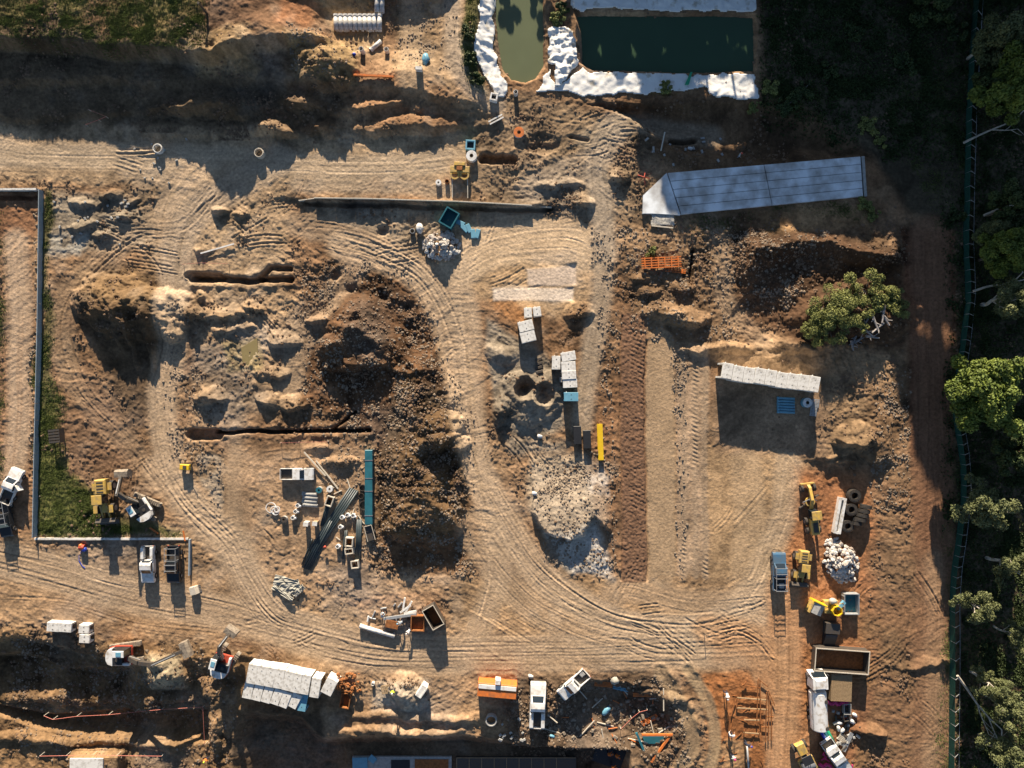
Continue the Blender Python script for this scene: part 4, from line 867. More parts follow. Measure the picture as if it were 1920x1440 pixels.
def boomz(*a): return list(a)
excavator(228, 1231, 0, 'red and white excavator reaching right with its arm over the small sand heap', [(1.0, -.2, 1.6), (4.6, -.5, 2.9), (8.2, .9, 1.7)], h=2.0, track_ang=8, s=1.2, buck=1.0)
excavator(414, 1245, -75, 'black excavator with red deck and white counterweight, bucket raised, left of the culverts', [(.7, .1, 1.6), (3.6, -.1, 4.4), (5.3, -.7, 3.4)], h=2.0, track_ang=-20, buck=.8, s=1.15)
excavator(262, 953, -122, 'black excavator with a curved white counterweight parked on the grass beside the yellow machine', [(.9, 0, 1.6), (3.0, .3, 3.9), (5.2, -.9, 2.6)], h=2.0, track_ang=35, buck=.9, s=1.12, trim='black')

def loader(px, py, ang, label, s=1.0, blade=True, group=None, load=False):
    """articulated wheel loader"""
    t = thing('wheel_loader', label, 'wheel loader', px, py, ang, group, 2.0, s=s)
    b = MB().box(-2.9, -.75, .8, -.9, .75, 1.9, .12); en = b.build('engine_cover', M['yellow'], t)
    v = MB()
    for k in range(4): v.box(-2.6 + k * .42, -.45, 1.9, -2.42 + k * .42, .45, 1.93)
    v.build('grille', M['dst'], en)
    MB().fr(1.2, -.95, .35, -.62, .62, 2.75, -.85, .2, -.55, .55).build('cab', M['glass'], t)
    MB().box(-.95, -.68, 2.75, .3, .68, 2.86, .04).build('cab_roof', M['yellow'], t)
    MB().box(.1, -.5, .7, 1.6, .5, 1.3, .08).build('front_frame', M['yellow'], t)
    for y in (-.45, .45): MB().bar((.6, y, 1.3), (2.6, y, .6), .2, .3).build('lift_arm', M['yellow'], t)
    MB().side([(2.5, .15), (3.3, .12), (3.35, .2), (2.75, .35), (2.6, .9), (3.0, 1.25), (2.9, 1.3), (2.4, 1.0)], -1.35, 1.35).build('bucket', M['dst'], t)
    wheels(t, [(1.1, 1.05, .7), (1.1, -1.05, .7), (-1.9, 1.05, .7), (-1.9, -1.05, .7)], .5)
    for x in (1.1, -1.9):
        for y in (-1.05, 1.05): MB().box(x - .5, y - .27, 1.42, x + .5, y + .27, 1.48).build('mudguard', M['yellow'], t)
    return t
loader(190, 940, 86, 'yellow wheel loader with tan cab roof and dark bucket down, standing on the grass', 1.15, group='yellow earthmoving machines')
loader(1508, 1068, 96, 'yellow wheel loader with a vented engine cover beside the blue pickup', .95, group='yellow earthmoving machines')

def grader(px, py, ang, label):
    t = thing('motor_grader', label, 'grader', px, py, ang, 'yellow earthmoving machines', 1.8)
    MB().side([(.3, 1.1), (2.0, 2.0), (3.9, 1.6), (4.3, 1.0), (4.1, .8), (3.6, 1.2), (2.0, 1.6), (.5, .8)], -.22, .22).build('front_frame', M['yellow'], t)
    MB().fr(1.1, -.9, .5, -.55, .55, 2.8, -.75, .3, -.6, .6).build('cab', M['glass'], t)
    MB().box(-.9, -.75, 2.8, .45, .75, 2.92, .04).build('cab_roof', M['yellow'], t)
    e = MB().box(-3.4, -.6, .9, -1.0, .6, 1.9, .12).build('engine_cover', M['yellow'], t)
    MB().box(-3.0, -.35, 1.9, -1.5, .35, 1.95).build('vent', M['dst'], e)
    MB().ring((1.6, 0, .75), (1.6, 0, .95), .75, .55, 16).build('turntable', M['yellow'], t)
    MB().obox((1.6, 0, .45), (.12, 3.6, .6), R_(28)).build('blade', M['dst'], t)
    for y in (-.5, .5): MB().bar((2.2, y * .4, 1.7), (1.6, y * 2.2, .8), .1).build('lift_ram', M['grate'], t)
    MB().box(4.3, -1.1, .35, 4.5, 1.1, .9).build('front_blade', M['yellow'], t)
    wheels(t, [(3.7, .95, .6), (3.7, -.95, .6), (-1.4, .95, .6), (-1.4, -.95, .6), (-2.8, .95, .6), (-2.8, -.95, .6)], .38)
grader(1526, 962, -97, 'yellow motor grader with angled blade parked left of the long white box')

def roller(px, py, ang, label):
    t = thing('road_roller', label, 'roller', px, py, ang, 'yellow earthmoving machines', 1.5)
    MB().cyl((1.7, -1.0, .75), (1.7, 1.0, .75), .74, n=24).build('drum', M['steel'], t, True)
    MB().box(.6, 1.03, .5, 2.6, 1.2, .95).box(.6, -1.2, .5, 2.6, -1.03, .95).box(2.55, -1.02, .5, 2.75, 1.02, .95).box(.5, -1.02, .5, .75, 1.02, .95).build('drum_frame', M['yellow'], t)
    MB().box(-2.2, -.7, .8, -.4, .7, 1.6, .1).build('engine_cover', M['yellow'], t)
    for x, y in ((-.4, -.6), (-.4, .6), (.4, -.6), (.4, .6)): MB().box(x - .04, y - .04, 1.2, x + .04, y + .04, 2.4).build('canopy_post', M['dst'], t)
    MB().box(-.7, -.8, 2.4, .7, .8, 2.5, .04).build('canopy', M['black'], t)
    MB().box(-.5, -.35, 1.0, 0, .35, 1.45, .05).build('seat', M['dst'], t)
    wheels(t, [(-1.5, .9, .65), (-1.5, -.9, .65)], .45)
roller(1510, 1420, 65, 'yellow roller with a steel drum at the bottom edge')

def dozer_small(px, py, ang, label, m='ylw2'):
    t = thing('trench_compactor', label, 'compactor', px, py, ang, 'yellow earthmoving machines', .9)
    MB().box(-.75, -.42, .45, .75, .42, 1.0, .08).build('body', M[m], t)
    for x in (-.55, .55): MB().cyl((x, -.5, .28), (x, .5, .28), .28, n=14).build('drum', M['dst'], t)
    MB().box(-.2, -.25, 1.0, .3, .25, 1.12).build('engine_cover', M['dst'], t)
    MB().bar((.6, 0, .9), (1.3, 0, 1.3), .07).bar((1.3, -.3, 1.3), (1.3, .3, 1.3), .06).build('handle', M['dst'], t)
dozer_small(346, 876, 4, 'small bright yellow trench compactor at the bend of the dirt track')

def tanktruck(px, py, label):
    t = thing('tank_truck', label, 'truck', px, py, -93, 'big truck', 2.4)
    MB().box(-5.4, -.5, .6, 3.6, .5, .95).build('chassis', M['dst'], t)
    cb = MB().fr(.7, 1.3, 3.7, -1.22, 1.22, 2.8, 1.35, 3.1, -1.15, 1.15).build('cab', M['white'], t)
    MB().panel([(3.62, -1.0, 1.7), (3.62, 1.0, 1.7), (3.2, 1.0, 2.6), (3.2, -1.0, 2.6)], .05).build('windscreen', M['glass'], cb)
    MB().box(1.5, -.8, 2.8, 2.9, .8, 3.05, .08).build('roof_fairing', M['white'], cb)
    for y in (-1, 1): MB().box(3.2, y * 1.42 - .12, 1.8, 3.35, y * 1.42 + .12, 2.5).build('mirror', M['black'], cb)
    MB().cyl((1.05, .9, .9), (1.05, .9, 3.1), .1).build('exhaust', M['steel'], t)
    n = 14; pts = []
    for k in range(n + 1):
        a = pi * k / n; pts.append((-cos(a) * 1.25, 1.5 + sin(a) * 1.35))
    b = MB(); sec = [(-5.3, .88), (-5.1, 1.0), (.5, 1.0), (.75, .9)]; vs = []
    for x, q in sec: vs += [(x, p[0] * q, .98 + (p[1] - .98) * q) for p in pts] + [(x, 1.2 * q, .98), (x, -1.2 * q, .98)]
    m_ = n + 3; fs = [(j * m_ + k, j * m_ + (k + 1) % m_, (j + 1) * m_ + (k + 1) % m_, (j + 1) * m_ + k) for j in range(3) for k in range(m_)] + [tuple(range(m_)), tuple(range(3 * m_, 4 * m_))]
    tk = b.add(vs, fs).build('tank', M['white'], t)
    for x, y in ((-4.7, -.7), (-.6, -.75)): MB().cyl((x, y, 2.2), (x, y, 2.78), .3).build('hatch', M['dst'], tk)
    l = MB(); l.bar((-5, 1.15, 2.2), (.4, 1.15, 2.2), .06)
    for k in range(8): l.bar((-5 + k * .75, 1.15, 1.2), (-5 + k * .75, 1.15, 2.2), .06)
    l.build('side_rail', M['grate'], tk)
    wheels(t, [(2.6, 1.1, .5), (2.6, -1.1, .5), (-2.6, 1.1, .5), (-2.6, -1.1, .5), (-3.9, 1.1, .5), (-3.9, -1.1, .5)], .42)
tanktruck(1538, 1308, 'large white truck with rounded tank body under the long rusty skip'); 

# mixer / screening plant
t = thing('soil_mixer', 'yellow and grey mixing machine with two hoppers above the black chute', 'mixer', 1562, 1140, 0, None, 1.5)
MB().box(-1.2, -1.0, .3, 1.0, 1.0, 1.1, .08).build('base', M['yellow'], t)
MB().ball((-.1, 1.1, 1.6), .62, 14, 8, (1, .8, .9)).build('drum', M['cgrey'], t, True)
MB().ring((.4, -.3, 1.0), (.4, -.3, 2.2), .82, .70, 7).build('hopper', M['ylw2'], t)
MB().obox((1.1, .5, 1.7), (1.6, .5, .5), R_(45)).build('motor', M['ltblue'], t)
MB().bar((-1.0, -.6, 1.0), (1.4, .9, 1.9), .25).build('arm', M['yellow'], t)
t = thing('loader_bucket', 'large loose grey excavator bucket with yellow back standing beside the mixing machine', 'excavator bucket', 1534, 1143, 25, None, 1.6)
MB().side([(-1.1, 0), (.9, 0), (1.15, .6), (1.0, 1.2), (.2, 1.6), (-.9, 1.5)], -.85, .85).build('shell', M['cgrey'], t)
MB().box(-1.15, .87, 0, 1.1, 1.1, 1.7, .05).build('back_plate', M['ylw2'], t)
for y in (-.95, ): MB().box(-1.15, -.98, 0, -.95, .87, 1.62).build('lip', M['yellow'], t)
t = thing('conveyor_chute', 'black rubber chute hanging down from the mixing machine', 'chute', 1559, 1182, 94, None, 1.0)
MB().fr(0, -1.2, .6, -1.0, 1.0, 1.5, -1.2, .4, -1.1, 1.1).build('hood', M['dst'], t)
MB().side([(.6, 0), (3.4, 0), (3.4, .2), (.6, 1.3)], -.9, .9).build('belt', M['black'], t)
crate(1597, 1133, 90, 3.2, 2.3, 1.1, 'small grey box trailer with teal floor right of the mixing machine', 'box_trailer', 'trailer', 'grate', 'teal', .07)
crate(1579, 1240, 4, 8.4, 3.6, 1.8, 'long rusty open skip with pale rim lying across above the white tank truck', m='plank', inner='rust', wall=.09, h=1.8, wm='dst', ribs=False)
t = rack_pallet(1578, 1290, 2, 'stack of steel grates beside the white tank truck', 3.2, 4.2, 22, 'wood', 1.5, 1.5, 'grate_stack', 'steel grates')
solo(MB().tube([(-1.6, .3, .3), (-1.0, -.1, .5), (-.5, .3, .4), (0, -.2, .5), (.6, .3, .35), (1.1, -.1, .5), (1.5, .2, .3)], .28, 7), M['pink'], 'plastic_wrap', 'bundle of bright pink plastic below the steel grates', 'plastic bundle', 1571, 1319, 0, h=.4)
solo(MB().tube([(-1.0, .2, .3), (-.4, -.1, .4), (.3, .2, .3), (.9, -.2, .4)], .26, 7), M['pink'], 'plastic_wrap', 'pink plastic heap at the bottom edge left of the white van-like pickup', 'plastic bundle', 1548, 1436, 0, h=.4)
for i, (c, dx, l) in enumerate([('mbl', 0, 'strong blue plastic pipe'), ('teal', 7, 'teal plastic pipe'), ('grn', 14, 'green plastic pipe'), ('ltblue', 4, 'light blue plastic pipe')]):
    pipe_(1542 + dx, 1376 + i * 1.5, 62, 4.2, .28, l + ' lying below the white tank truck', 'coloured plastic pipes below the tank truck', c, .3, bell=False, name='plastic_pipe')
crate(1589, 1330, 90, 1.6, 1.1, .8, 'small olive steel box below the steel grates', 'tool_box', 'tool box', 'cgrey', 'dst', .06)
crate(1587, 1346, 80, 1.1, .9, .7, 'grey pump box with red clips south of the olive steel box', 'pump_box', 'pump', 'dst', 'red', .06)
rp = random.Random(3)
for i, (x, y, k) in enumerate([(1574, 1356, 'left'), (1598, 1353, 'right'), (1573, 1366, 'small left'), (1581, 1370, 'middle')]):
    solo(MB().blob((0, 0, .25), .45, 8, 5, (1.2, .8, .7)), M['white'], 'cement_bag', ['lone', 'tilted', 'lowest', 'crumpled'][i] + ' white cement bag in the heap below the olive box', 'cement bag', x, y, i * 40, 'white cement bags', .4, smooth=True)
solo(MB().blob((0, 0, .25), .45, 8, 5, (1.2, .7, .6)), M['white'], 'cement_bag', 'white cement bag lying apart at the right of the heap', 'cement bag', 1603, 1341, 30, 'white cement bags', .4, smooth=True)
rack_pallet(1580, 1385, 35, 'small pale slatted pallet below the cement bags', 1.4, 1.1, 5, 'plank', .3)
bars(1590, 1392, 115, 3.2, 3, .22, .16, 'three light grey steel channels leaning below the cement bags', m='grate', h=.3)

# grader yard
crate(1575, 967, 100, 5.6, 1.0, .9, 'long white box beam lying between the grader and the tyres', 'site_box', 'box', 'white', 'white', .25, ribs=False)
def tyre(px, py, label, r=.95, w=.65, ang=None, dz=0):
    if ang is None:
        t = thing('tyre', label, 'tyre', px, py, 0, 'big black tyres heaped by the white box', w + dz, dz=dz)
        MB().ring((0, 0, 0), (0, 0, w), r, r * .48, 24).build('tread', M['rub'], t); MB().ring((0, 0, w - .02), (0, 0, w + .03), r * .85, r * .55, 24).build('sidewall', M['rub'], t)
    else:
        t = thing('tyre', label, 'tyre', px, py, ang, 'big black tyres heaped by the white box', r, dz=dz)
        MB().ring((-w / 2, 0, r), (w / 2, 0, r), r, r * .48, 24).build('tread', M['rub'], t); MB().ring((w / 2 - .02, 0, r), (w / 2 + .03, 0, r), r * .85, r * .55, 24).build('sidewall', M['rub'], t)
tyre(1603, 930, 'topmost black tyre of the heap, lying flat', 1.0, 1.0); tyre(1597, 956, 'black tyre lying flat in the middle next to the white box', .95, 1.0); tyre(1590, 987, 'lowest black tyre of the heap, lying flat above the pale rocks', .95, .9)
for i in range(4): tyre(1623 - i * 3.4, 950 + i * 8, ORD[i] + ' black tyre from the top in the standing row on the right', .9, .55, 100)
for i in range(2): tyre(1608 - i * 1.5, 974 + i * 7, ['upper', 'lower'][i] + ' small standing tyre between the row and the lowest flat tyre', .75, .5, 95)

# ================================================================ culverts
gr = 'concrete culverts in the row on the bare yard'
for i in range(9):
    x = 1364 + i * 20.3 + (.5 if i > 2 else 0); y = 698 + i * 2.7 - (2 if i == 0 else 0)
    culvert(x, y + rp.uniform(-1.2, 1.2), 9 + rp.uniform(-2.0, 2.0), ORD[i] + ' white culvert from the left in the row on the bare yard', gr, 1.62, 2.35, 3.0)
gr = 'concrete culverts stacked beside the rusty heap'
up = [(472, 1264), (489, 1267), (506, 1270), (523, 1273), (540, 1277), (556, 1281), (572, 1284), (591, 1290)]
for i, (x, y) in enumerate(up): culvert(x, y, 11 + rp.uniform(-2, 2), ORD[i] + ' culvert from the left in the upper row left of the rusty heap', gr, 1.42, 3.0, 2.4)
for i, (x, y) in enumerate([(465, 1295), (483, 1299), (501, 1303), (519, 1307), (534, 1312)]): culvert(x, y, 12 + i * 2.5, ORD[i] + ' culvert from the left in the lower row left of the rusty heap', gr, 1.42, 2.5, 2.2)
culvert(552, 1314, 28, 'tilted culvert at the right end of the lower row', gr, 1.5, 2.3, 2.1)
culvert(617, 1288, 27, 'single culvert turned askew beside the rusty heap', gr, 1.75, 2.5, 2.2)
culvert(567, 1318, 10, 'bluish culvert at the corner of the lower row', gr, 1.3, 2.6, 1.9, 'ltblue')
gr = 'white concrete blocks in the middle of the site'
for x, y, a, w, d, l in [(990, 586, -3, 1.2, 1.5, 'small white block left of its twin at the top of the grey clay heap'), (1007, 584, -8, 1.2, 1.45, 'small white block right of its twin at the top of the grey clay heap'),
                         (986, 611, -14, 2.3, 1.6, 'upper of the two white blocks pushed together left of the clay pits'), (990, 631, -14, 2.3, 1.6, 'lower of the two white blocks pushed together, with a blue stripe'),
                         (1043, 680, 1, 1.3, 2.1, 'narrow white block at the left of the stacked column'), (1066, 668, -10, 2.2, 1.4, 'topmost white block of the stacked column'), (1066, 687, -4, 2.2, 1.5, 'second white block from the top of the stacked column'),
                         (1067, 703, -3, 2.2, 1.3, 'third white block from the top of the stacked column'), (1069, 719, -3, 2.2, 1.3, 'lowest white block of the stacked column')]:
    culvert(x, y, a, l, gr, w, d, 1.8)
culvert(1071, 744, 0, 'light blue topped concrete block below the stacked white column', gr, 2.2, 1.35, 2.0, 'ltblue')
gr = 'concrete boxes on the bank at the lower left'
culvert(99, 1176, 4, 'left half of the pale double concrete box on the bank', gr, 1.9, 1.4, 1.2); culvert(122, 1177, 4, 'right half of the pale double concrete box on the bank', gr, 1.9, 1.4, 1.2)
culvert(157, 1180, 3, 'upper small pale concrete box right of the double box', gr, 1.6, 1.3, 1.2); culvert(158, 1198, 3, 'lower small pale concrete box right of the double box', gr, 1.6, 1.3, 1.2)

# yard goods beside the culvert row
gr = 'light blue plastic pipes under the culvert row'
for i in range(6): pipe_(1475, 747 + i * 5.2, 3, 2.7, .2, ORD[i] + ' light blue pipe from the top of the rack under the culvert row', gr, 'ltblue', .5, bell=True, name='plastic_pipe')
ringp(1514, 755, 'light blue concrete cone with a hole under the culvert row', .75, .9, 'ltblue', 'white')
rack_pallet(1530, 756, 8, 'upper small grey grate right of the blue cone', 1.1, 1.3, 6, 'grate', .2); rack_pallet(1526, 772, 8, 'lower small grey grate right of the blue cone', 1.0, 1.4, 6, 'grate', .2)

# ================================================================ steel plates, beam, racks
for x, y, l in [(1083, 816, 'left black steel trench plate standing left of the yellow beam'), (1101, 824, 'right black steel trench plate next to the yellow beam')]:
    t = thing('trench_box', l, 'trench plate', x, y, 88, 'black steel trench plates', .8); MB().box(-1.4, -.6, 0, 1.4, .6, .8, .04).build('panel', M['black'], t)
    for k in (-1, 1): MB().cyl((k * .9, -.62, .4), (k * .9, .62, .4), .09).build('spreader', M['dst'], t)
t = thing('steel_beam', 'long bright yellow steel beam lying upright beside the black plates', 'steel beam', 1126, 829, 88, None, .7)
MB().box(-2.8, -.4, .62, 2.8, .4, .72).build('flange', M['ylw2'], t); MB().box(-2.8, -.08, .1, 2.8, .08, .62).build('web', M['ylw2'], t); MB().box(-2.8, -.4, 0, 2.8, .4, .1).build('flange', M['ylw2'], t)
bars(1240, 492, -3, 6.2, 5, .38, .16, 'orange formwork rack of long rails with cross bars in the rough soil', 'formwork_rack', 'formwork rack', 'orange', 6, .7, legs=.5)
bars(1267, 507, 6, 3.2, 3, .25, .12, 'smaller loose orange rails below the formwork rack', 'formwork_rails', 'formwork rails', 'orange', 3, .3)
t = thing('long_tank', 'long shade-tinted teal steel trough lying along the dark soil heap', 'steel trough', 691, 914, 90, None, .9)
MB().box(-5.8, -.6, 0, 5.8, .6, .9, .06).build('body', M['teal'], t)  # bluish shade beside the heap is put into the trough's colour
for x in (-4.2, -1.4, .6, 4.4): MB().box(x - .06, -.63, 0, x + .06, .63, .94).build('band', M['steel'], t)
for x, y, r, l in [(680, 915, .55, 'smallest black rubber ring beside the long trough'), (677, 930, .5, 'middle black rubber ring beside the long trough'), (683, 948, .85, 'largest black rubber ring at the foot of the long trough')]: ringp(x, y, l, r, .4, 'rub', None, group='black rings beside the teal trough')

# pipe yard
gr = 'grey concrete pipes stacked below the white pickup'
for i in range(4): pipe_(580 + (i % 2) * 1.5, 927 + i * 6.8, 6, 2.3, .3, ORD[i] + ' grey pipe from the top in the short stack below the white pickup', gr, 'cgrey', .5)
gr = 'long black plastic pipes in the slanting bundles'
for i in range(5): pipe_(624 + i * 3.6 - 6, 972 + i * 1.5, -56.5, 11.5, .17, ORD[i] + ' black pipe from the left in the long slanting bundle', gr, 'pipe', .4, bell=False, name='plastic_pipe')
for i in range(5): pipe_(592 + i * 3.3, 1020 + i * 1.2, -62, 8.5, .14, ORD[i] + ' black pipe from the left in the lower slanting bundle', gr, 'pipe', .3, bell=False, name='plastic_pipe')
for i in range(3): pipe_(575 + i * 3.8, 1035 + i * 3, -68, 4.4, .09, ORD[i] + ' thin black pipe from the left at the tail of the lower bundle', gr, 'pipe', .2, bell=False, name='plastic_pipe')
for i in range(3): pipe_(607 + i * 3, 962, -75, 4.2, .12, ORD[i] + ' short black pipe from the left under the square frame', gr, 'pipe', .3, bell=False, name='plastic_pipe')
for i in range(3): pipe_(668 + i * 3.4, 1013, 92, 6.4, .18, ORD[i] + ' black pipe from the left in the upright bundle between the square frames', gr, 'pipe', .5, bell=False, name='plastic_pipe')
for i in range(2): pipe_(644 + i * 3.2, 1022, 96, 4.6, .13, ['left', 'right'][i] + ' thin dark pipe left of the square frames', gr, 'pipe', .3, bell=False, name='plastic_pipe')
def sq(px, py, ang, label, w=1.1, d=1.3, hh=.8):
    t = thing('concrete_pit', label, 'concrete frame', px, py, ang, 'square concrete pit frames', hh)
    MB().box(-w / 2, -d / 2, 0, w / 2, -d / 2 + .14, hh).box(-w / 2, d / 2 - .14, 0, w / 2, d / 2, hh).box(-w / 2, -d / 2 + .14, 0, -w / 2 + .14, d / 2 - .14, hh).box(w / 2 - .14, -d / 2 + .14, 0, w / 2, d / 2 - .14, hh).build('walls', M['plank'], t)
    MB().box(-w / 2 + .15, -d / 2 + .15, 0, w / 2 - .15, d / 2 - .15, .05).build('base', M['rust'], t)
sq(617, 940, 20, 'tall square concrete frame above the black pipes', 1.1, 1.6); sq(654, 1017, 5, 'upper square concrete frame of the pair right of the bundle', 1.2, 1.4, 1.1); sq(654, 1034, -8, 'lower square concrete frame of the pair right of the bundle', 1.3, .9, 1.1); sq(665, 1059, -6, 'lowest square concrete frame under the upright pipes', 1.2, 1.2, 1.0)
for x, y, l, m in [(598, 919, 'teal lidded ring above the slanting pipes', 'teal'), (618, 917, 'white capped ring right of the teal lidded ring', 'white'), (532, 974, 'dark small ring left of the white fittings', 'dst')]: ringp(x, y, l, .5, .6, 'cgrey', m)
for x, y, l in [(558, 948, 'topmost'), (554, 959, 'second'), (549, 971, 'third'), (641, 970, 'left'), (651, 966, 'middle'), (662, 967, 'right'), (638, 988, 'lower'), (633, 1025, 'lowest')]:
    t = thing('pipe_fitting', l + (' white pipe fitting in the left cluster' if x < 600 else ' white pipe fitting in the cluster above the square frames'), 'pipe fitting', x, y, x % 90, 'white pipe fittings', .6)
    MB().ring((0, 0, 0), (0, 0, .7), .33, .24, 14).build('socket', M['white'], t); MB().cyl((0, 0, .3), (.5, 0, .45), .2).build('branch', M['white'], t)
for x, y, l in [(573, 983, 'white standing box with a long shadow below the grey pipes'), (590, 982, 'brown standing box right of the white one')]:
    t = thing('meter_box', l, 'box', x, y, 5, None, 1.2); MB().box(-.35, -.3, 0, .35, .3, 1.2, .04).build('body', M['white' if x < 580 else 'wood'], t); MB().box(-.38, -.33, 1.2, .38, .33, 1.26).build('lid', M['conc'], t)
t = thing('hose_coil', 'loose coils of white hose on the sand left of the fittings', 'hose coil', 511, 956, 0, None, .3)
for k, (x, y, r) in enumerate([(-.3, .3, .85), (.2, 0, .6), (.45, -.25, .6), (.7, .1, .5)]): MB().ring((x, y, .05 + k * .08), (x, y, .13 + k * .08), r, r - .12, 20).build('coil', M['white'], t)
t = thing('trolley', 'dark two-wheeled trolley with open frame right of the upright pipes', 'trolley', 693, 1000, 75, None, .9)
MB().box(-1.2, -.6, .5, 1.2, .6, .58).build('deck', M['dst'], t); MB().bar((-1.2, -.6, .9), (1.2, -.6, .9), .08).bar((-1.2, .6, .9), (1.2, .6, .9), .08).bar((-1.2, -.6, .9), (-1.2, .6, .9), .08).build('frame', M['plank'], t); wheels(t, [(0, .75, .3), (0, -.75, .3)], .15)
solo(MB().blob((0, 0, .2), .28, 8, 5), M['red'], 'bucket', 'small red bucket on the slanting black pipes', 'bucket', 609, 1026, 0, h=.8, dz=.5, smooth=True)
for x, y, a, L, l in [(590, 870, 48, 5.0, 'long thin timber slanting below the trench, left one'), (613, 890, 52, 5.6, 'long thin timber slanting below the trench, right one'), (407, 466, -16, 5.4, 'white plank lying alone north of the upper trench'), (288, 995, 35, 1.6, 'orange timber at the corner of the excavator'), (345, 1005, 78, 1.6, 'orange timber stake across the kerb wall'), (1243, 265, -78, 3.0, 'pale stick upright in the churned soil above the slab'), (1242, 425, 6, 3.4, 'pale timber along the gravel pad')]:
    pl = 'plank'; solo(MB().box(-L / 2, -.1, .05, L / 2, .1, .2), M['white' if 'white' in l else 'orange' if 'orange' in l else 'plank'], 'timber', l, 'timber', x, y, a, 'loose timbers', .2, r=.8)
solo(MB().box(-3.1, -.14, .1, 3.1, .14, .45), M['orange'], 'timber', 'long orange beam below the loose concrete pipes at the top', 'timber', 700, 142, 3, 'loose timbers', .3, r=.8)

# crumpled slabs, rebar assembly
for i, (x, y, a, w, d) in enumerate([(535, 1092, 15, 3.6, 1.6), (545, 1104, -20, 3.2, 2.2), (530, 1112, 35, 3.8, .7), (560, 1108, -45, 2.2, .9)]):
    b = MB(); n = 8; r2 = random.Random(i); hh = [[r2.uniform(0, .35) + .25 for _ in range(n + 1)] for _ in range(n + 1)]
    vs = [((k / n - .5) * w, (j / n - .5) * d, hh[j][k]) for j in range(n + 1) for k in range(n + 1)] + [((k / n - .5) * w, (j / n - .5) * d, hh[j][k] - .12) for j in range(n + 1) for k in range(n + 1)]
    m1 = n + 1; o1 = m1 * m1; fs = []
    for j in range(n):
        for k in range(n): q = j * m1 + k; fs += [(q, q + 1, q + m1 + 1, q + m1), (o1 + q, o1 + q + m1, o1 + q + m1 + 1, o1 + q + 1)]
    for k in range(n):
        fs += [(k, o1 + k, o1 + k + 1, k + 1), (n * m1 + k, n * m1 + k + 1, o1 + n * m1 + k + 1, o1 + n * m1 + k), (k * m1, (k + 1) * m1, o1 + (k + 1) * m1, o1 + k * m1), (k * m1 + n, o1 + k * m1 + n, o1 + (k + 1) * m1 + n, (k + 1) * m1 + n)]
    solo(b.add(vs, fs), M['cloth'], 'crumpled_sheet', ['topmost', 'widest', 'long narrow', 'small folded right'][i] + ' crumpled grey sheet on the bend of the haul road', 'crumpled sheet', x, y, a, 'crumpled grey sheets', .4, smooth=False)
pipe_(707, 1184, 17, 5.7, .32, 'light grey concrete pipe with a stub, lying beside the workers', None, 'conc', .5, bell=True)
solo(MB().cyl((0, 0, 0), (0, .9, 0), .16), M['conc'], 'pipe_stub', 'short white pipe stub sticking out of the long pipe', 'pipe stub', 689, 1166, 10, h=.4, dz=.35)
t = thing('work_table', 'orange brown steel work table between the bending workers', 'work table', 735, 1171, 12, None, .9)
MB().box(-1.0, -.6, .8, 1.0, .6, .92).build('top', M['rust'], t)
for x in (-.9, .9):
    for y in (-.5, .5): MB().box(x - .05, y - .05, 0, x + .05, y + .05, .8).build('leg', M['dst'], t)
crate(783, 1169, 2, 2.1, 2.4, .8, 'open rust-coloured steel bin right of the workers', m='rust', inner='rust', ribs=False)
t = crate(812, 1158, 60, 3.4, 2.0, 2.1, 'tilted cage bin of pale bars casting the longest shadow on the haul road', 'cage_bin', 'cage bin', 'plank', 'rust', .06, wm='dst', ribs=False)
for i, (x, y, a) in enumerate([(760, 1142, -35), (766, 1138, -60), (769, 1148, -10), (757, 1133, -80)]): solo(MB().box(-1.0, -.14, .3, 1.0, .14, .5), M['white'], 'plastic_offcut', ['left', 'upper', 'right', 'topmost'][i] + ' white pipe offcut fanned out above the work table', 'pipe offcut', x, y, a, 'white pipe offcuts', .5)
solo(MB().box(-2.6, -.2, .5, 2.6, .2, .8), M['grate'], 'steel_beam', 'light grey beam pointing at the fanned offcuts', 'steel beam', 750, 1156, -8, h=.7)
person(717, 1154, -70, 'bend', 'bending worker in pale grey clothes left of the brown work table', 'cool', 'pants', 'white')
person(752, 1166, 160, 'bend', 'bending worker in grey shirt right of the brown work table', 'cool', 'pants', 'ltblue')
person(767, 1182, 130, 'bend', 'worker in a cream shirt crouching at the end of the long pipe', 'shirt', 'pants', 'white')
person(1362, 1301, 85, 'bend', 'worker in a white shirt and dark trousers bending over the reinforcement at its upper left', 'shirt', 'pants', 'white', s=1.25)
person(1370, 1380, -60, 'kneel', 'kneeling worker in a white shirt at the bottom of the reinforcement', 'shirt', 'pants', 'white', s=1.25)
person(1375, 1419, 70, 'stand', 'worker with a pink hard hat at the bottom edge', 'cool', 'pants', 'pink', s=1.2)
person(1401, 1395, 20, 'bend', 'worker in dark clothes bending beside the reinforcement pipe', 'pants', 'pants', 'mbl', s=1.15)
person(736, 1297, 90, 'stand', 'worker in a bright yellow hi-vis vest on the white sand heap', 'hiv', 'pants', 'white', 'hiv')
person(1142, 1412, 0, 'bend', 'left worker in an orange vest on the dark sheet at the bottom', 'hivo', 'pants', 'hivo', 'hivo')
person(1156, 1415, 40, 'bend', 'right worker in an orange vest on the dark sheet at the bottom', 'hivo', 'pants', 'hivo', 'hivo')
person(1149, 1437, 10, 'bend', 'worker in an orange vest cut by the bottom edge', 'hivo', 'pants', 'hivo', 'hivo')
person(385, 1425, 90, 'stand', 'worker in an orange vest on the bank at the lower left', 'hivo', 'pants', 'hiv', 'hivo')
person(1388, 289, 30, 'stand', 'worker with a red helmet in light clothes above the long slab', 'cool', 'cool', 'red')

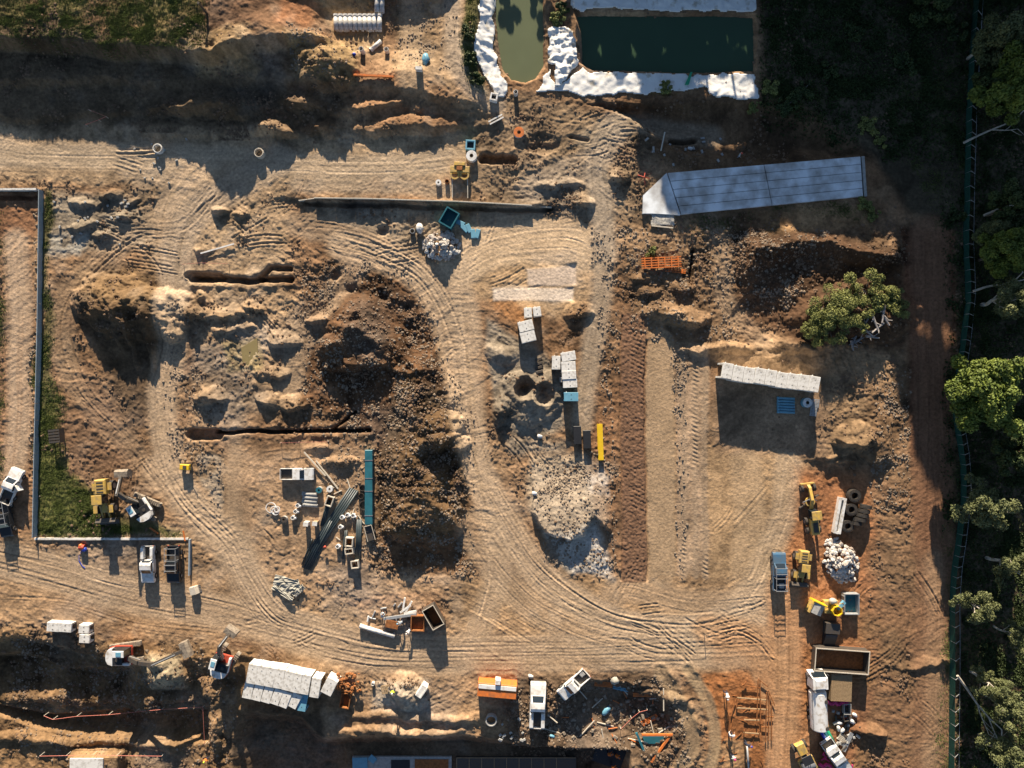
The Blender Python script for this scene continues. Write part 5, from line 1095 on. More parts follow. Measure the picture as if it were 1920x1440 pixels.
# bottom row
t = thing('orange_barrier', 'orange and white container body with a white box on its top edge', 'container', 932, 1297, 5, None, 2.4)
MB().box(-3.0, -1.05, 0, 3.0, 1.05, 2.2, .05).build('body', M['orange'], t); MB().box(-2.9, .25, 2.2, 2.9, .85, 2.32).build('roof_stripe', M['white'], t); MB().box(-.4, 1.1, 1.4, .4, 1.9, 2.6, .05).build('cabinet', M['white'], t)
for x in (-2, 0, 2): MB().box(x - .06, -1.1, .1, x + .06, -1.052, 2.1).build('rib', M['orange'], t)
ringp(921, 1352, 'broken concrete ring under the orange container', .9, .9, 'cgrey')
solo(lump_mesh(3.4, 3.0, 1.5, 60, 9), M['rust'], 'rubbish_heap', 'heap of orange brown rusty scrap right of the culvert rows', 'scrap heap', 655, 1280, 0, h=.7)
t = crate(647, 1314, 100, 2.3, 1.5, 1.0, 'rusty orange steel chute below the scrap heap', 'steel_chute', 'chute', 'rust', 'rust', .08)
t = thing('concrete_block', 'white concrete wall block standing tilted right of the sand heap', 'concrete block', 790, 1297, -55, None, 1.6); MB().box(-1.0, -.45, 0, 1.0, .45, 1.6, .04).build('block', M['conc'], t); MB().box(-.9, -.5, 1.6, .9, -.3, 1.7).build('lip', M['conc'], t)
rack_pallet(722, 1294, 80, 'grey pallet left of the worker on the white sand', 1.3, 1.3, 5, 'wood')
ringp(699, 1283, 'tiny white bin left of the white sand heap', .25, .6, 'white', group='small round items'); 
t = thing('steel_bucket', 'loose excavator bucket with teeth right of the black pickup', 'excavator bucket', 362, 1108, -15, None, .8)
MB().side([(-.6, 0), (.6, 0), (.75, .5), (.4, 1.0), (-.5, .9)], -.6, .6).build('shell', M['plank'], t)
for k in range(5): MB().box(.6, -.55 + k * .25, .0, .95, -.45 + k * .25, .12).build('tooth', M['steel'], t)
t = rack_pallet(101, 818, -6, 'dark steel frame with pale bars on the grass strip', 1.7, 2.2, 5, 'dst', 1.3, 1.3, 'steel_stillage', 'stillage')
t = thing('hose_reel', 'red and blue hose reel with trailing blue hose under the kerb wall', 'hose reel', 153, 1027, 0, None, .6)
MB().cyl((-.4, 0, .4), (.4, 0, .4), .45).build('drum', M['red'], t); MB().ball((.3, -.3, .4), .4, 8, 5).build('cover', M['mbl'], t); MB().ball((-.2, .3, .5), .32, 8, 5).build('cap', M['orange'], t)
MB().tube([(-.2, -.5, .1), (-.7, -1.3, .1), (-.7, -2.2, .1), (-.2, -3.0, .1), (.2, -3.3, .1)], .06).build('hose', M['mbl'], t)

# bottom pit: triangle frame, sheets, bars
t = thing('shoring_frame', 'triangular orange and blue shoring frame in the bottom pit', 'shoring frame', 1232, 1392, 0, None, 1.0)
MB().bar((-2.4, 1.2, 1.0), (2.4, 1.2, 1.0), .3).build('top_beam', M['orange'], t); MB().bar((2.0, .9, .9), (-.9, -3.1, .9), .3).build('right_beam', M['orange'], t); MB().bar((-3.2, 1.4, .8), (-1.4, -2.8, .8), .34).build('left_beam', M['teal'], t)
MB().prism([(-2.3, 1.0), (1.8, 1.0), (-1.0, -2.9)], .2, .3).build('sheet', M['teal'], t)
for x, y, a, n, l in [(1218, 1350, -28, 4, 'fan of red steel bars above the shoring frame'), (1204, 1303, 0, 3, 'short red bars on the pit ledge'), (1131, 1283, 5, 4, 'orange bars at the north rim of the pit')]: bars(x, y, a, 2.8, n, .22, .12, l, m='orange', h=.2, group='loose red and orange bars')
bars(1165, 1292, 12, 2.6, 2, .3, .2, 'light blue beam with white cross at the north rim of the pit', 'beam', 'beam', 'ltblue', 1, .3)
solo(MB().blob((0, 0, .5), .7, 10, 6, (1, 1, .7)), M['cloth'], 'sack', 'grey green bulk sack above the light blue beam', 'bulk sack', 1154, 1277, 0, h=.6, smooth=True)
for x, y, a, L, l in [(1137, 1333, -40, 1.8, 'small blue tarpaulin in the middle of the pit'), (1035, 1381, 20, .9, 'small light blue tarpaulin below the open toolbox truck')]: solo(MB().blob((0, 0, .2), L * .5, 8, 5, (1.1, .6, .4)), M['ltblue'], 'tarpaulin', l, 'tarpaulin', x, y, a, 'blue tarpaulins', .3, smooth=True)
solo(MB().box(-2.6, -1.8, .05, 2.2, 1.6, .12), M['black'], 'plastic_sheet', 'dark plastic sheet under the workers in orange vests', 'plastic sheet', 1145, 1416, 20, h=.1)
t = thing('reinforcement_cage', 'rusty reinforcement grid laid in the red soil pit', 'reinforcement', 1400, 1340, 2, None, .3)
for k, (x0, y0, x1, y1) in enumerate([(-1.6, 2.6, 3.0, 2.4), (-1.6, 1.0, 3.2, .9), (-.4, -.8, 2.0, -.8), (-.4, -2.8, 2.2, -2.9), (-2.6, -.2, -2.7, -3.4), (1.6, 5.4, 1.6, -1.6), (1.9, 5.4, 2.2, -1.4), (3.0, 3.6, 3.1, -4.2), (3.4, 3.4, 3.5, -4.0), (3.8, 2.0, 4.0, -3.8), (-1.5, 2.6, -1.6, 1.0), (-1.8, 2.2, -2.4, -.3), (-.9, 4.6, 1.9, 4.2), (1.6, 5.6, 3.2, 4.4), (-.2, 5.2, -.8, 4.4), (3.2, -.2, 4.2, -.2), (2.4, -1.8, 3.6, -1.9), (3.2, 3.9, 4.3, 1.6), (-.3, -2.4, -.3, -3.1), (2.0, -2.4, 2.1, -3.2)]):
    MB().bar((x0, y0, .3), (x1, y1, .3), .14, .14).build('bar', M['wood' if k < 4 else 'rust'], t)
pipe_(1403, 1425, 86, 4.0, .15, 'grey pipe standing out at the bottom of the reinforcement pit', None, 'grate', .3, bell=False)
solo(MB().cyl((0, 0, 0), (0, 0, 1.2), .05), M['dst'], 'stake', 'thin dark stake in the wheel ruts of the lower road', 'stake', 1322, 1189, 0, h=.6)

# bottom structure
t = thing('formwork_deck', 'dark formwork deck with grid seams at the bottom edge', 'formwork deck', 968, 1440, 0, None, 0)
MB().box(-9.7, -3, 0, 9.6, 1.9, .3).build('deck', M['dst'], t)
sb = MB()
for x in (-9.6, -7.6, -5.6, -3.6, -1.6, .4, 2.4, 4.4, 6.4): sb.box(x, -3, .3, x + .1, 1.85, .36)
for y in (1.8, -.2): sb.box(-9.6, y, .365, 9.5, y + .09, .42)
sb.build('joints', M['wood'], t)
t = thing('concrete_footing', 'grey concrete footing at the bottom edge left of the formwork deck', 'footing', 755, 1440, 0, None, 0)
MB().box(-8.0, -3, 0, 7.9, 2.0, .35).build('slab', M['cgrey'], t); MB().box(-1.8, -3, .35, 1.2, 1.5, .42).build('opening', M['black'], t); MB().box(2.0, -3, .35, 7.4, 1.6, .42).build('opening', M['rust'], t)
solo(MB().box(-1.2, -1.0, 0, 1.2, 1.0, .1), M['ltblue'], 'tarpaulin', 'light blue tarpaulin on the left of the concrete footing', 'tarpaulin', 676, 1430, -3, 'blue tarpaulins', .1, dz=.4)
solo(MB().box(-.6, -.5, 0, .6, .5, .1), M['ltblue'], 'tarpaulin', 'small tilted blue sheet right of the tarpaulin on the footing', 'tarpaulin', 699, 1421, 40, 'blue tarpaulins', .1, dz=.4)
solo(MB().box(-2.6, -1.6, 0, 2.6, .8, .25), M['conc'], 'concrete_cover', 'pale blue concrete cover slab at the bottom left edge', 'cover slab', 162, 1432, 0, h=.2, r=1)

# ================================================================ upper middle
gr = 'pale concrete pipes in the row at the top'
for i in range(10): pipe_(629 + i * 9.1, 41, 90, 2.55, .38, ORD[i] + ' pale concrete pipe from the left in the row at the top', gr, 'conc', .7)
for i in range(2): pipe_(706 + i * 9.5, 4, 90, 3.0, .38, ['left', 'right'][i] + ' concrete pipe of the pair cut by the top edge', gr, 'conc', .7)
pipe_(704, 84, -42, 2.2, .33, 'single pale pipe lying diagonal below the row', 'loose pipes below the row', 'conc', .6)
for x, y, hh, l in [(677, 91, 1.5, 'tall standing pale pipe left of the diagonal one'), (724, 92, 1.0, 'short standing pipe right of the diagonal one')]: ringp(x, y, l, .36, hh, 'conc', group='standing pipes below the row')
solo(MB().box(-.5, -.25, 0, .5, .25, .9), M['conc'], 'concrete_post', 'pale concrete block with a long shadow right of the loose pipes', 'concrete block', 785, 127, 3, h=.9)
solo(MB().blob((0, 0, .4), .8, 10, 6, (.8, 1.1, .6)), M['ltblue'], 'tarpaulin', 'crumpled light blue tarpaulin above the pale concrete block', 'tarpaulin', 798, 110, 10, 'blue tarpaulins', .5, smooth=True)
solo(MB().blob((0, 0, .3), .32, 8, 5), M['mbl'], 'bucket', 'small dark blue bucket left of the standing pipe', 'bucket', 664, 101, 0, h=.4, smooth=True)
def boxpit(px, py, label, m='white', w=1.1, ang=0, inner='black', s=1):
    t = thing('pit_box', label, 'pit box', px, py, ang, 'square pit boxes', 1.0, s=s)
    MB().box(-w / 2, -w / 2, 0, w / 2, -w / 2 + .22, 1.0, .03).box(-w / 2, w / 2 - .22, 0, w / 2, w / 2, 1.0, .03).box(-w / 2, -w / 2 + .22, 0, -w / 2 + .22, w / 2 - .22, 1.0).box(w / 2 - .22, -w / 2 + .22, 0, w / 2, w / 2 - .22, 1.0).build('walls', M[m], t)
    MB().box(-w / 2 + .22, -w / 2 + .22, .3, w / 2 - .22, w / 2 - .22, .5).build('opening', M[inner], t)
boxpit(926, 181, 'white square pit box at the foot of the left pond liner', 'white', 1.15, 12); boxpit(882, 271, 'blue-grey square pit box above the round white manhole', 'ltblue', 1.5, 3)
ringp(884, 292, 'round white manhole with a black opening at the head of the short trench', .85, .9, 'white', 'white'); 
MB_ = None
ringp(973, 248, 'manhole with an orange lid and pale rim right of the grey bars', .85, .5, 'white', 'orange'); ringp(295, 278, 'pale open manhole ring on the left of the upper road', .75, .8, 'conc'); ringp(485, 286, 'pale open manhole ring in the middle of the upper road', .75, .9, 'plank')
ringp(822, 342, 'small white bucket ring left of the yellow trench frame', .45, .6, 'white', 'white'); ringp(838, 340, 'small rusty drum between the white ring and the trench frame', .35, .6, 'rust', group='small round items')
ringp(967, 172, 'tiny white post cap at the end of the left pond', .35, 1.0, 'white', group='small round items'); ringp(773, 433, 'dark open pipe end left of the rock pile', .4, .7, 'cgrey', group='small round items')
solo(MB().blob((0, 0, .5), .8, 10, 6, (.8, 1, .9)), M['conc'], 'boulder', 'single big pale boulder left of the rock pile', 'boulder', 787, 428, 0, h=.6, smooth=True)
t = thing('trench_shield', 'rusty yellow trench shield with two long poles below the short trench', 'trench shield', 862, 322, 2, None, 1.0)
MB().box(-1.5, -.1, 0, 1.5, .9, 1.0, .08).box(-.9, .9, .2, .8, 1.5, 1.2, .08).build('body', M['yellow'], t)
for x in (-.75, .75): MB().ring((x, -.45, .7), (x, -.45, .95), .72, .48, 18).build('hook', M['yellow'], t)
MB().box(-.5, .2, 1.0, .4, .8, 1.25, .05).build('cover', M['rust'], t)
for x in (-1.2, 1.2): MB().bar((x, -.5, .7), (x + .15, -3.9, .5), .12).build('pole', M['plank'], t)
bars(930, 224, -28, 2.4, 2, .45, .2, 'pair of pale bars left above the orange lidded manhole', m='conc', h=.2)
def starpost(px, py, label): 
    t = thing('tape_stand', label, 'tape stand', px, py, 0, 'red tape stands', .6)
    for k in range(5): MB().bar((0, 0, .9), (cos(k * 1.26) * 1.0, sin(k * 1.26) * 1.0, .05), .09).build('leg', M['red'], t)
starpost(1207, 333, 'red spiky stand left of the long slab')
# blue skip and rubble
t = crate(842, 408, -60, 2.7, 2.2, 1.5, 'teal blue skip with sloping sides above the rock pile', m='teal', inner='teal', wall=.12)
for i in range(5): solo(MB().box(-.7, -.35, 0, .7, .35, .35, .05), M['ltblue'], 'broken_slab', ORD[i] + ' blue-grey broken slab from the left beside the teal skip', 'broken slab', 863 + i * 8, 418 + i * 5 + (i % 2) * 5, 25 + i * 20, 'broken slabs by the teal skip', .3)
for i in range(4): solo(MB().box(-.55, -.2, 0, .55, .2, .3, .03), M['dst'], 'steel_block', ORD[i] + ' dark steel block from the top above the clay pits', 'steel block', 1010 + (i % 2) * 1.5, 673 + i * 8, -15, 'dark steel blocks above the clay pits', .5, dz=.1)
boxpit(1055, 712, 'small dark pit box left of the stacked white blocks', 'cgrey', .8)
for x, y, l in [(1012, 818, 'white sack on the grey clay'), (1002, 925, 'tiny white sack at the left edge of the gravel'), (1294, 278, 'small white sack above the long slab'), (995, 1268, 'white sack beside the lower road')]: solo(MB().blob((0, 0, .25), .42, 8, 5, (1.2, .8, .6)), M['white'], 'sack', l, 'sack', x, y, 20, 'small white sacks', .3, smooth=True)
solo(MB().cyl((0, 0, 0), (0, 0, 3.0), .18), M['dst'], 'steel_post', 'dark post near the top edge on the brown slope', 'post', 377, 12, 0, h=2.0)
t = thing('puddle_box', 'x', 'x', 0, 0); bpy.data.objects.remove(t)
def puddle(pts, label, dz=.05):
    c = (sum(p[0] for p in pts) / len(pts), sum(p[1] for p in pts) / len(pts)); zz = float(np.percentile([gz(*p) for p in pts] + [gz(*c)] * 3, 50)) + dz
    o = MB().prism([tuple(P(p[0], p[1], zz))[:2] for p in pts][::-1], zz - .4, zz).build('water', M['mud']); o['kind'] = 'structure'; return o
puddle([(452, 652), (482, 634), (484, 668), (470, 686), (455, 680)], ''); 

# ================================================================ scattered clutter
rc = random.Random(77)
def debris(poly, n, kinds, label, group, seed):
    r = random.Random(seed); xs = [p[0] for p in poly]; ys = [p[1] for p in poly]; k = 0
    while k < n:
        x, y = r.uniform(min(xs), max(xs)), r.uniform(min(ys), max(ys))
        if not inside(np.array([x]), np.array([y]), poly)[0]: continue
        k += 1; m, L, w, h = kinds; L *= r.uniform(.6, 1.5)
        solo(MB().box(-L / 2, -w / 2, 0, L / 2, w / 2, h, h * .2), M[m], group[1], label, group[2], x, y, r.uniform(0, 180), group[0], h, dz=.04, rot=(r.uniform(-.15, .15), r.uniform(-.15, .15), r.uniform(0, 3.1)))
PIT = [(1050, 1290), (1130, 1280), (1240, 1300), (1270, 1370), (1200, 1400), (1100, 1390), (1020, 1380), (990, 1345), (1040, 1330)]
debris(PIT, 26, ('dsteel', .6, .45, .3), 'piece of muddy broken concrete strewn in the bottom pit', ('broken concrete in the bottom pit', 'concrete_chunk', 'concrete chunk'), 1)
debris(PIT, 14, ('plank', 2.4, .16, .12), 'loose plank thrown across the bottom pit', ('planks in the bottom pit', 'board', 'plank'), 2)
debris(PIT, 8, ('orange', 1.8, .12, .12), 'loose orange bar on the floor of the bottom pit', ('orange bars in the bottom pit', 'bar', 'steel bar'), 3)
debris([(1560, 1330), (1612, 1330), (1610, 1400), (1560, 1400)], 16, ('cgrey', .5, .4, .3), 'small pale block dropped around the cement bags', ('small blocks around the cement bags', 'block', 'block'), 4)
debris([(1560, 1340), (1605, 1340), (1605, 1410), (1560, 1410)], 8, ('dst', 1.4, .3, .3), 'dark steel offcut lying among the cement bags', ('steel offcuts among the cement bags', 'steel_offcut', 'steel offcut'), 5)
debris([(570, 905), (690, 905), (690, 1060), (620, 1060)], 14, ('plank', 1.2, .14, .12), 'short pale batten between the pipe bundles', ('battens between the pipe bundles', 'batten', 'batten'), 6)
debris([(690, 1140), (770, 1130), (780, 1200), (700, 1190)], 10, ('grate', .8, .2, .2), 'small grey steel piece around the brown work table', ('steel pieces around the work table', 'steel_offcut', 'steel offcut'), 7)
debris([(250, 255), (350, 255), (340, 345), (250, 340)], 16, ('cgrey', .35, .25, .15), 'pale concrete crumb around the left manhole ring', ('crumbs around the left manhole ring', 'concrete_chunk', 'concrete chunk'), 8)
debris([(100, 370), (240, 370), (240, 470), (100, 470)], 18, ('cgrey', .4, .3, .2), 'pale rubble piece on the grey clay near the kerb wall', ('rubble on the grey clay by the wall', 'concrete_chunk', 'concrete chunk'), 9)
debris([(1195, 255), (1360, 250), (1380, 300), (1240, 315)], 14, ('cgrey', .5, .3, .2), 'small grey lump in the dim churned soil above the slab', ('grey lumps above the slab', 'concrete_chunk', 'concrete chunk'), 10)
debris([(1500, 1420), (1600, 1400), (1600, 1440), (1500, 1440)], 6, ('pink', .7, .2, .1), 'scrap of pink plastic near the bottom edge', ('pink scraps', 'plastic_scrap', 'plastic scrap'), 11)
debris([(1340, 1270), (1430, 1280), (1430, 1440), (1340, 1440)], 14, ('rust', 1.6, .08, .08), 'short loose reinforcing rod in the red soil pit', ('loose rods in the red soil pit', 'rod', 'rod'), 12)
debris([(940, 1335), (990, 1340), (985, 1400), (930, 1395)], 12, ('cgrey', .45, .35, .25), 'pale chunk between the broken ring and the small truck', ('chunks by the broken ring', 'concrete_chunk', 'concrete chunk'), 13)
# ================================================================ ponds and liners
def water(pts, z, name, m):
    o = MB().prism([tuple(P(p[0], p[1], 0))[:2] for p in pts][::-1], z - .3, z).build(name, m); o['kind'] = 'structure'; return o
def wmat(name, c):
    m = bpy.data.materials.new(name); m.use_nodes = True; n = m.node_tree.nodes; l = m.node_tree.links; b = n['Principled BSDF']
    tc = n.new('ShaderNodeTexCoord'); no = n.new('ShaderNodeTexNoise'); no.inputs['Scale'].default_value = .25; l.new(tc.outputs['Object'], no.inputs['Vector'])
    cr = n.new('ShaderNodeValToRGB'); cr.color_ramp.elements[0].color = (*[q * .8 for q in c], 1); cr.color_ramp.elements[1].color = (*c, 1); l.new(no.outputs['Fac'], cr.inputs[0]); l.new(cr.outputs[0], b.inputs['Base Color'])
    b.inputs['Roughness'].default_value = .22; b.inputs['Specular IOR Level'].default_value = .2; return m
water(E(975, 40, 78, 150), -.6, 'pond_water', wmat('silty_green_water', (.15, .17, .095)))
water([(1055, -5), (1435, -5), (1435, 155), (1055, 155)], -.6, 'pond_water', wmat('green_water_shade_tone', (.050, .092, .050)))  # tree shade over this pond is put into a darker water colour
def drape(pts, name, label, m, off=.10, wr=.16, n=3, cat='liner', group=None, wl=14):
    x0 = min(p[0] for p in pts); x1 = max(p[0] for p in pts); y0 = min(p[1] for p in pts); y1 = max(p[1] for p in pts); st = 1.8
    X, Y = np.meshgrid(np.arange(x0, x1, st), np.arange(y0, y1, st)); wx = X + 4 * vn(X / 12, Y / 12, 5); wy = Y + 4 * vn(X / 12, Y / 12, 6); ins = inside(wx, wy, pts)
    zz = np.array([[gz(a, b) for a, b in zip(r1, r2)] for r1, r2 in zip(X, Y)]); zz = np.maximum(zz, -.75)
    for _ in range(4 if wr < .2 else 2): q_ = np.pad(zz, 1, mode='edge'); zz = (q_[:-2, 1:-1] + q_[2:, 1:-1] + q_[1:-1, :-2] + q_[1:-1, 2:] + zz * 2) / 6 + .01
    zz = zz + off + wr * (fbm(X, Y, wl, 3, 66, .5, True) * .6 + .5); nr, nc = X.shape; idx = {}; vs = []; fs = []
    def gi(i, j):
        if (i, j) not in idx: q = P(X[i, j], Y[i, j], 0); idx[(i, j)] = len(vs); vs.append((q.x, q.y, float(zz[i, j])))
        return idx[(i, j)]
    for i in range(nr - 1):
        for j in range(nc - 1):
            if ins[i, j] and ins[i + 1, j] and ins[i, j + 1] and ins[i + 1, j + 1]: fs.append((gi(i, j), gi(i + 1, j), gi(i + 1, j + 1), gi(i, j + 1)))
    if not fs: return None
    n0 = len(vs); vs2 = vs + [(a, b, c - .35) for a, b, c in vs]; from collections import Counter
    ec = Counter(); 
    for f in fs:
        for a, b in zip(f, f[1:] + f[:1]): ec[(a, b)] += 1
    side = [(b, a, a + n0, b + n0) for (a, b) in ec if (b, a) not in ec]
    me = bpy.data.meshes.new(name); me.from_pydata(vs2, [], fs + side); me.materials.append(m); me.polygons.foreach_set('use_smooth', [k < len(fs) for k in range(len(fs) + len(side))])
    o = bpy.data.objects.new(name, me); COL.objects.link(o); return tag(o, label, cat, group)
g_ = 'white sheets around the two ponds'
drape([(900, -30), (930, -30), (926, 40), (927, 80), (934, 120), (946, 150), (952, 165), (945, 185), (925, 178), (905, 140), (890, 105), (890, 80), (898, 60)], 'pond_liner', 'crumpled white sheet along the left bank of the narrow pond', M['liner'], wr=.35, wl=26, group=g_)
drape([(1027, 60), (1040, 48), (1065, 52), (1080, 75), (1085, 118), (1070, 140), (1052, 165), (1038, 165), (1040, 125), (1027, 118)], 'pond_liner', 'wrinkled white sheet on the dam between the two ponds', M['liner'], wr=.5, wl=13, group=g_)
drape([(1030, 124), (1037, 155), (1044, 165), (1075, 140), (1092, 127), (1110, 136), (1250, 138), (1280, 140), (1415, 139), (1424, 186), (1400, 188), (1330, 180), (1325, 165), (1280, 168), (1230, 176), (1160, 174), (1150, 178), (1090, 182), (1060, 172), (1000, 172), (1015, 155)], 'pond_liner', 'bright smooth white sheet along the lower bank of the wide pond', M['liner'], wr=.07, wl=30, group=g_)
drape([(1068, -30), (1418, -30), (1416, 24), (1260, 20), (1120, 16), (1085, 22), (1070, 8)], 'pond_liner', 'white sheet along the top bank of the wide pond', M['liner'], wr=.12, group=g_)
solo(MB().prism([(-.25, -.9), (.35, -.9), (.9, 1.0), (.6, 1.0)], 0, .3), M['grn'], 'tarpaulin', 'small green tarpaulin on the white sheet below the wide pond', 'tarpaulin', 1287, 148, 0, h=.3, dz=.2)
drape([(1220, 398), (1266, 400), (1266, 428), (1220, 424)], 'gravel_pad', 'square pale gravel pad at the lower left end of the slab', mat('pale_gravel', (.55, .52, .46), .9, 0, .3, 5, .05), off=.12, wr=.12, cat='gravel pad')

# ================================================================ slab
t = thing('concrete_slab', 'long skylight-tinted concrete slab of five strips with a splayed left end', 'concrete slab', 1412, 360); t.location = (0, 0, 0)
def wp(px, py): q = P(px, py, .5); return (q.x, q.y)
T0, T1, B0, B1 = (1252, 324), (1613, 293), (1278, 402), (1618, 368)
slm = mat('weathered_slab_sky_tint', (.84, .88, .90), .6, 0, .14, .45, .01, dirt=(.36, .34, .31), dirt_k=.34)  # concrete base made bluer and paler to carry skylight; the brown is dirt
for k in range(5):
    a, b = k / 5 + .006, (k + 1) / 5 - .006; L = lambda p, q, f: (p[0] + (q[0] - p[0]) * f, p[1] + (q[1] - p[1]) * f)
    for s0, s1 in ((0, .498), (.502, 1)):
        q = [L(L(T0, B0, a), L(T1, B1, a), s0), L(L(T0, B0, a), L(T1, B1, a), s1), L(L(T0, B0, b), L(T1, B1, b), s1), L(L(T0, B0, b), L(T1, B1, b), s0)]
        MB().prism([wp(*p) for p in q][::-1], -.3, .5).build('strip', slm, t)
MB().prism([wp(*p) for p in [(1250, 324), (1276, 403), (1222, 400), (1205, 400), (1206, 366)]][::-1], -.3, .47).build('splayed_end', slm, t)
MB().prism([wp(*p) for p in [(1616, 293), (1621, 293), (1626, 368), (1621, 368)]][::-1], -.3, .5).build('end_beam', M['cgrey'], t)
# ================================================================ walls
def wall(pts, hgt, th, name, label, m='conc', cat='wall', capm=None, z=None):
    t = thing(name, label, cat, *pts[0]); t.location = (0, 0, 0); t.rotation_euler = (0, 0, 0)
    for (a, b) in zip(pts, pts[1:]):
        n = max(1, int(math.hypot(b[0] - a[0], b[1] - a[1]) / 30))
        for k in range(n):
            p = (a[0] + (b[0] - a[0]) * k / n, a[1] + (b[1] - a[1]) * k / n); q = (a[0] + (b[0] - a[0]) * (k + 1) / n, a[1] + (b[1] - a[1]) * (k + 1) / n)
            z0, z1 = (gz(*p) + hgt, gz(*q) + hgt) if z is None else (z, z); zz = min(z0, z1); P0, P1 = P(*p, 0), P(*q, 0)
            d = (P1 - P0); L = d.length; a_ = math.atan2(d.y, d.x); c = (P0 + P1) / 2
            MB().obox((c.x, c.y, zz - hgt / 2 - .25), (L - .03, th, hgt + .5), a_).build('panel', M[m], t)
    return t
WL = mat('concrete_shade_tint', (.30, .36, .40), .7, 0, .1, 1.0, .01); M['wall'] = WL  # blue of the shaded east faces put into the concrete's colour
ZW = float(np.median([gz(74, 400), gz(70, 700), gz(68, 900), gz(150, 1010)]))
wall([(81, 358), (78, 600), (72, 850), (69, 1006)], 1.1, .10, 'kerb_wall', 'long shade-tinted concrete kerb wall running down the left side of the site', 'wall', z=ZW + 1.05)
wall([(66, 1010), (354, 1010)], .25, .32, 'kerb_wall', 'pale concrete kerb wall running across above the parked pickups')
wall([(358, 1010), (357, 1078)], .7, .2, 'kerb_wall', 'short shade-tinted kerb wall going down right of the black pickup', 'wall', z=ZW + .55)
wall([(-20, 357), (74, 357)], .8, .3, 'kerb_wall', 'short kerb wall at the left edge meeting the long one')
wall([(560, 376), (590, 372), (700, 374), (860, 379), (960, 384), (1035, 388)], .55, .14, 'edge_board', 'long thin pale edge board along the dug line in the upper middle', 'plank', 'edge board')
# tapes
def tape(pts, label, n=None):
    t = thing('barrier_tape', label, 'barrier tape', *pts[0]); t.location = (0, 0, 0)
    w = [P(x, y, 0) for x, y in pts]
    for i, q in enumerate(w): q.z = max(gw(q.x, q.y), -1.2) + .7; MB().cyl((q.x, q.y, q.z - 1.2), tuple(q), .04, n=5).build('stake', M['plank'], t)
    for a, b in zip(w, w[1:]): MB().bar(a, b, .03, .07).build('tape', M['tape'], t)
tape([(78, 1345), (95, 1352), (140, 1346), (200, 1343), (250, 1338), (300, 1333), (378, 1328), (381, 1400)], 'red and white tape on stakes along the upper rim of the long trench')
tape([(70, 1421), (120, 1420), (170, 1419), (215, 1420), (300, 1421)], 'tape on stakes along the lower bank at the bottom left')
tape([(165, 237), (190, 228), (204, 222), (175, 211)], 'bright red tape in the shade under the grassy embankment')
tape([(345, 497), (380, 494), (430, 496)], 'orange tape left above the upper trench'); tape([(527, 830), (560, 829), (615, 828)], 'pink tape along the lower edge of the long middle trench')
tape([(1165, 1370), (1185, 1350), (1200, 1338), (1215, 1334)], 'red tape slanting across the bottom pit')
# ================================================================ fence
F = [(1826, -25), (1820, 60), (1815, 150), (1811, 230), (1809, 300), (1807, 380), (1806, 460), (1809, 530), (1806, 590), (1798, 660), (1790, 710), (1786, 765), (1792, 815), (1800, 870), (1801, 930), (1794, 1000), (1785, 1060), (1781, 1120), (1780, 1200), (1780, 1300), (1779, 1380), (1778, 1465)]
t = thing('site_fence', 'long green mesh site fence with back stays along the forest edge', 'fence', *F[0]); t.location = (0, 0, 0)
pts = spline(F, 3); acc = 0; last = None; feet = []
for a, b in zip(pts, pts[1:]):
    A, B = P(*a, 0), P(*b, 0); za, zb = gw(A.x, A.y), gw(B.x, B.y); A.z, B.z = za, zb
    MB().panel([A + Vector((0, 0, .05)), B + Vector((0, 0, .05)), B + Vector((.10, 0, 1.3)), A + Vector((.10, 0, 1.3))], .03).build('shade_cloth', M['green'], t)
    d = (B - A).normalized(); out = Vector((-d.y, d.x, 0)); out = out if out.x > 0 else -out
    acc += 1
    MB().cyl(A - Vector((0, 0, .2)), A + Vector((.10, 0, 1.45)), .045, n=6).build('post', M['grate'], t)
    ft = A + out * 1.55; ft.z = gw(ft.x, ft.y) + 1.0 if False else A.z + .15
    MB().bar(A + Vector((.10, 0, 1.4)), ft, .06).build('back_stay', M['grate'], t); feet.append(ft)
for a, b in zip(feet[::2], feet[2::2]): MB().bar(a, b, .05).build('foot_rail', M['grate'], t)

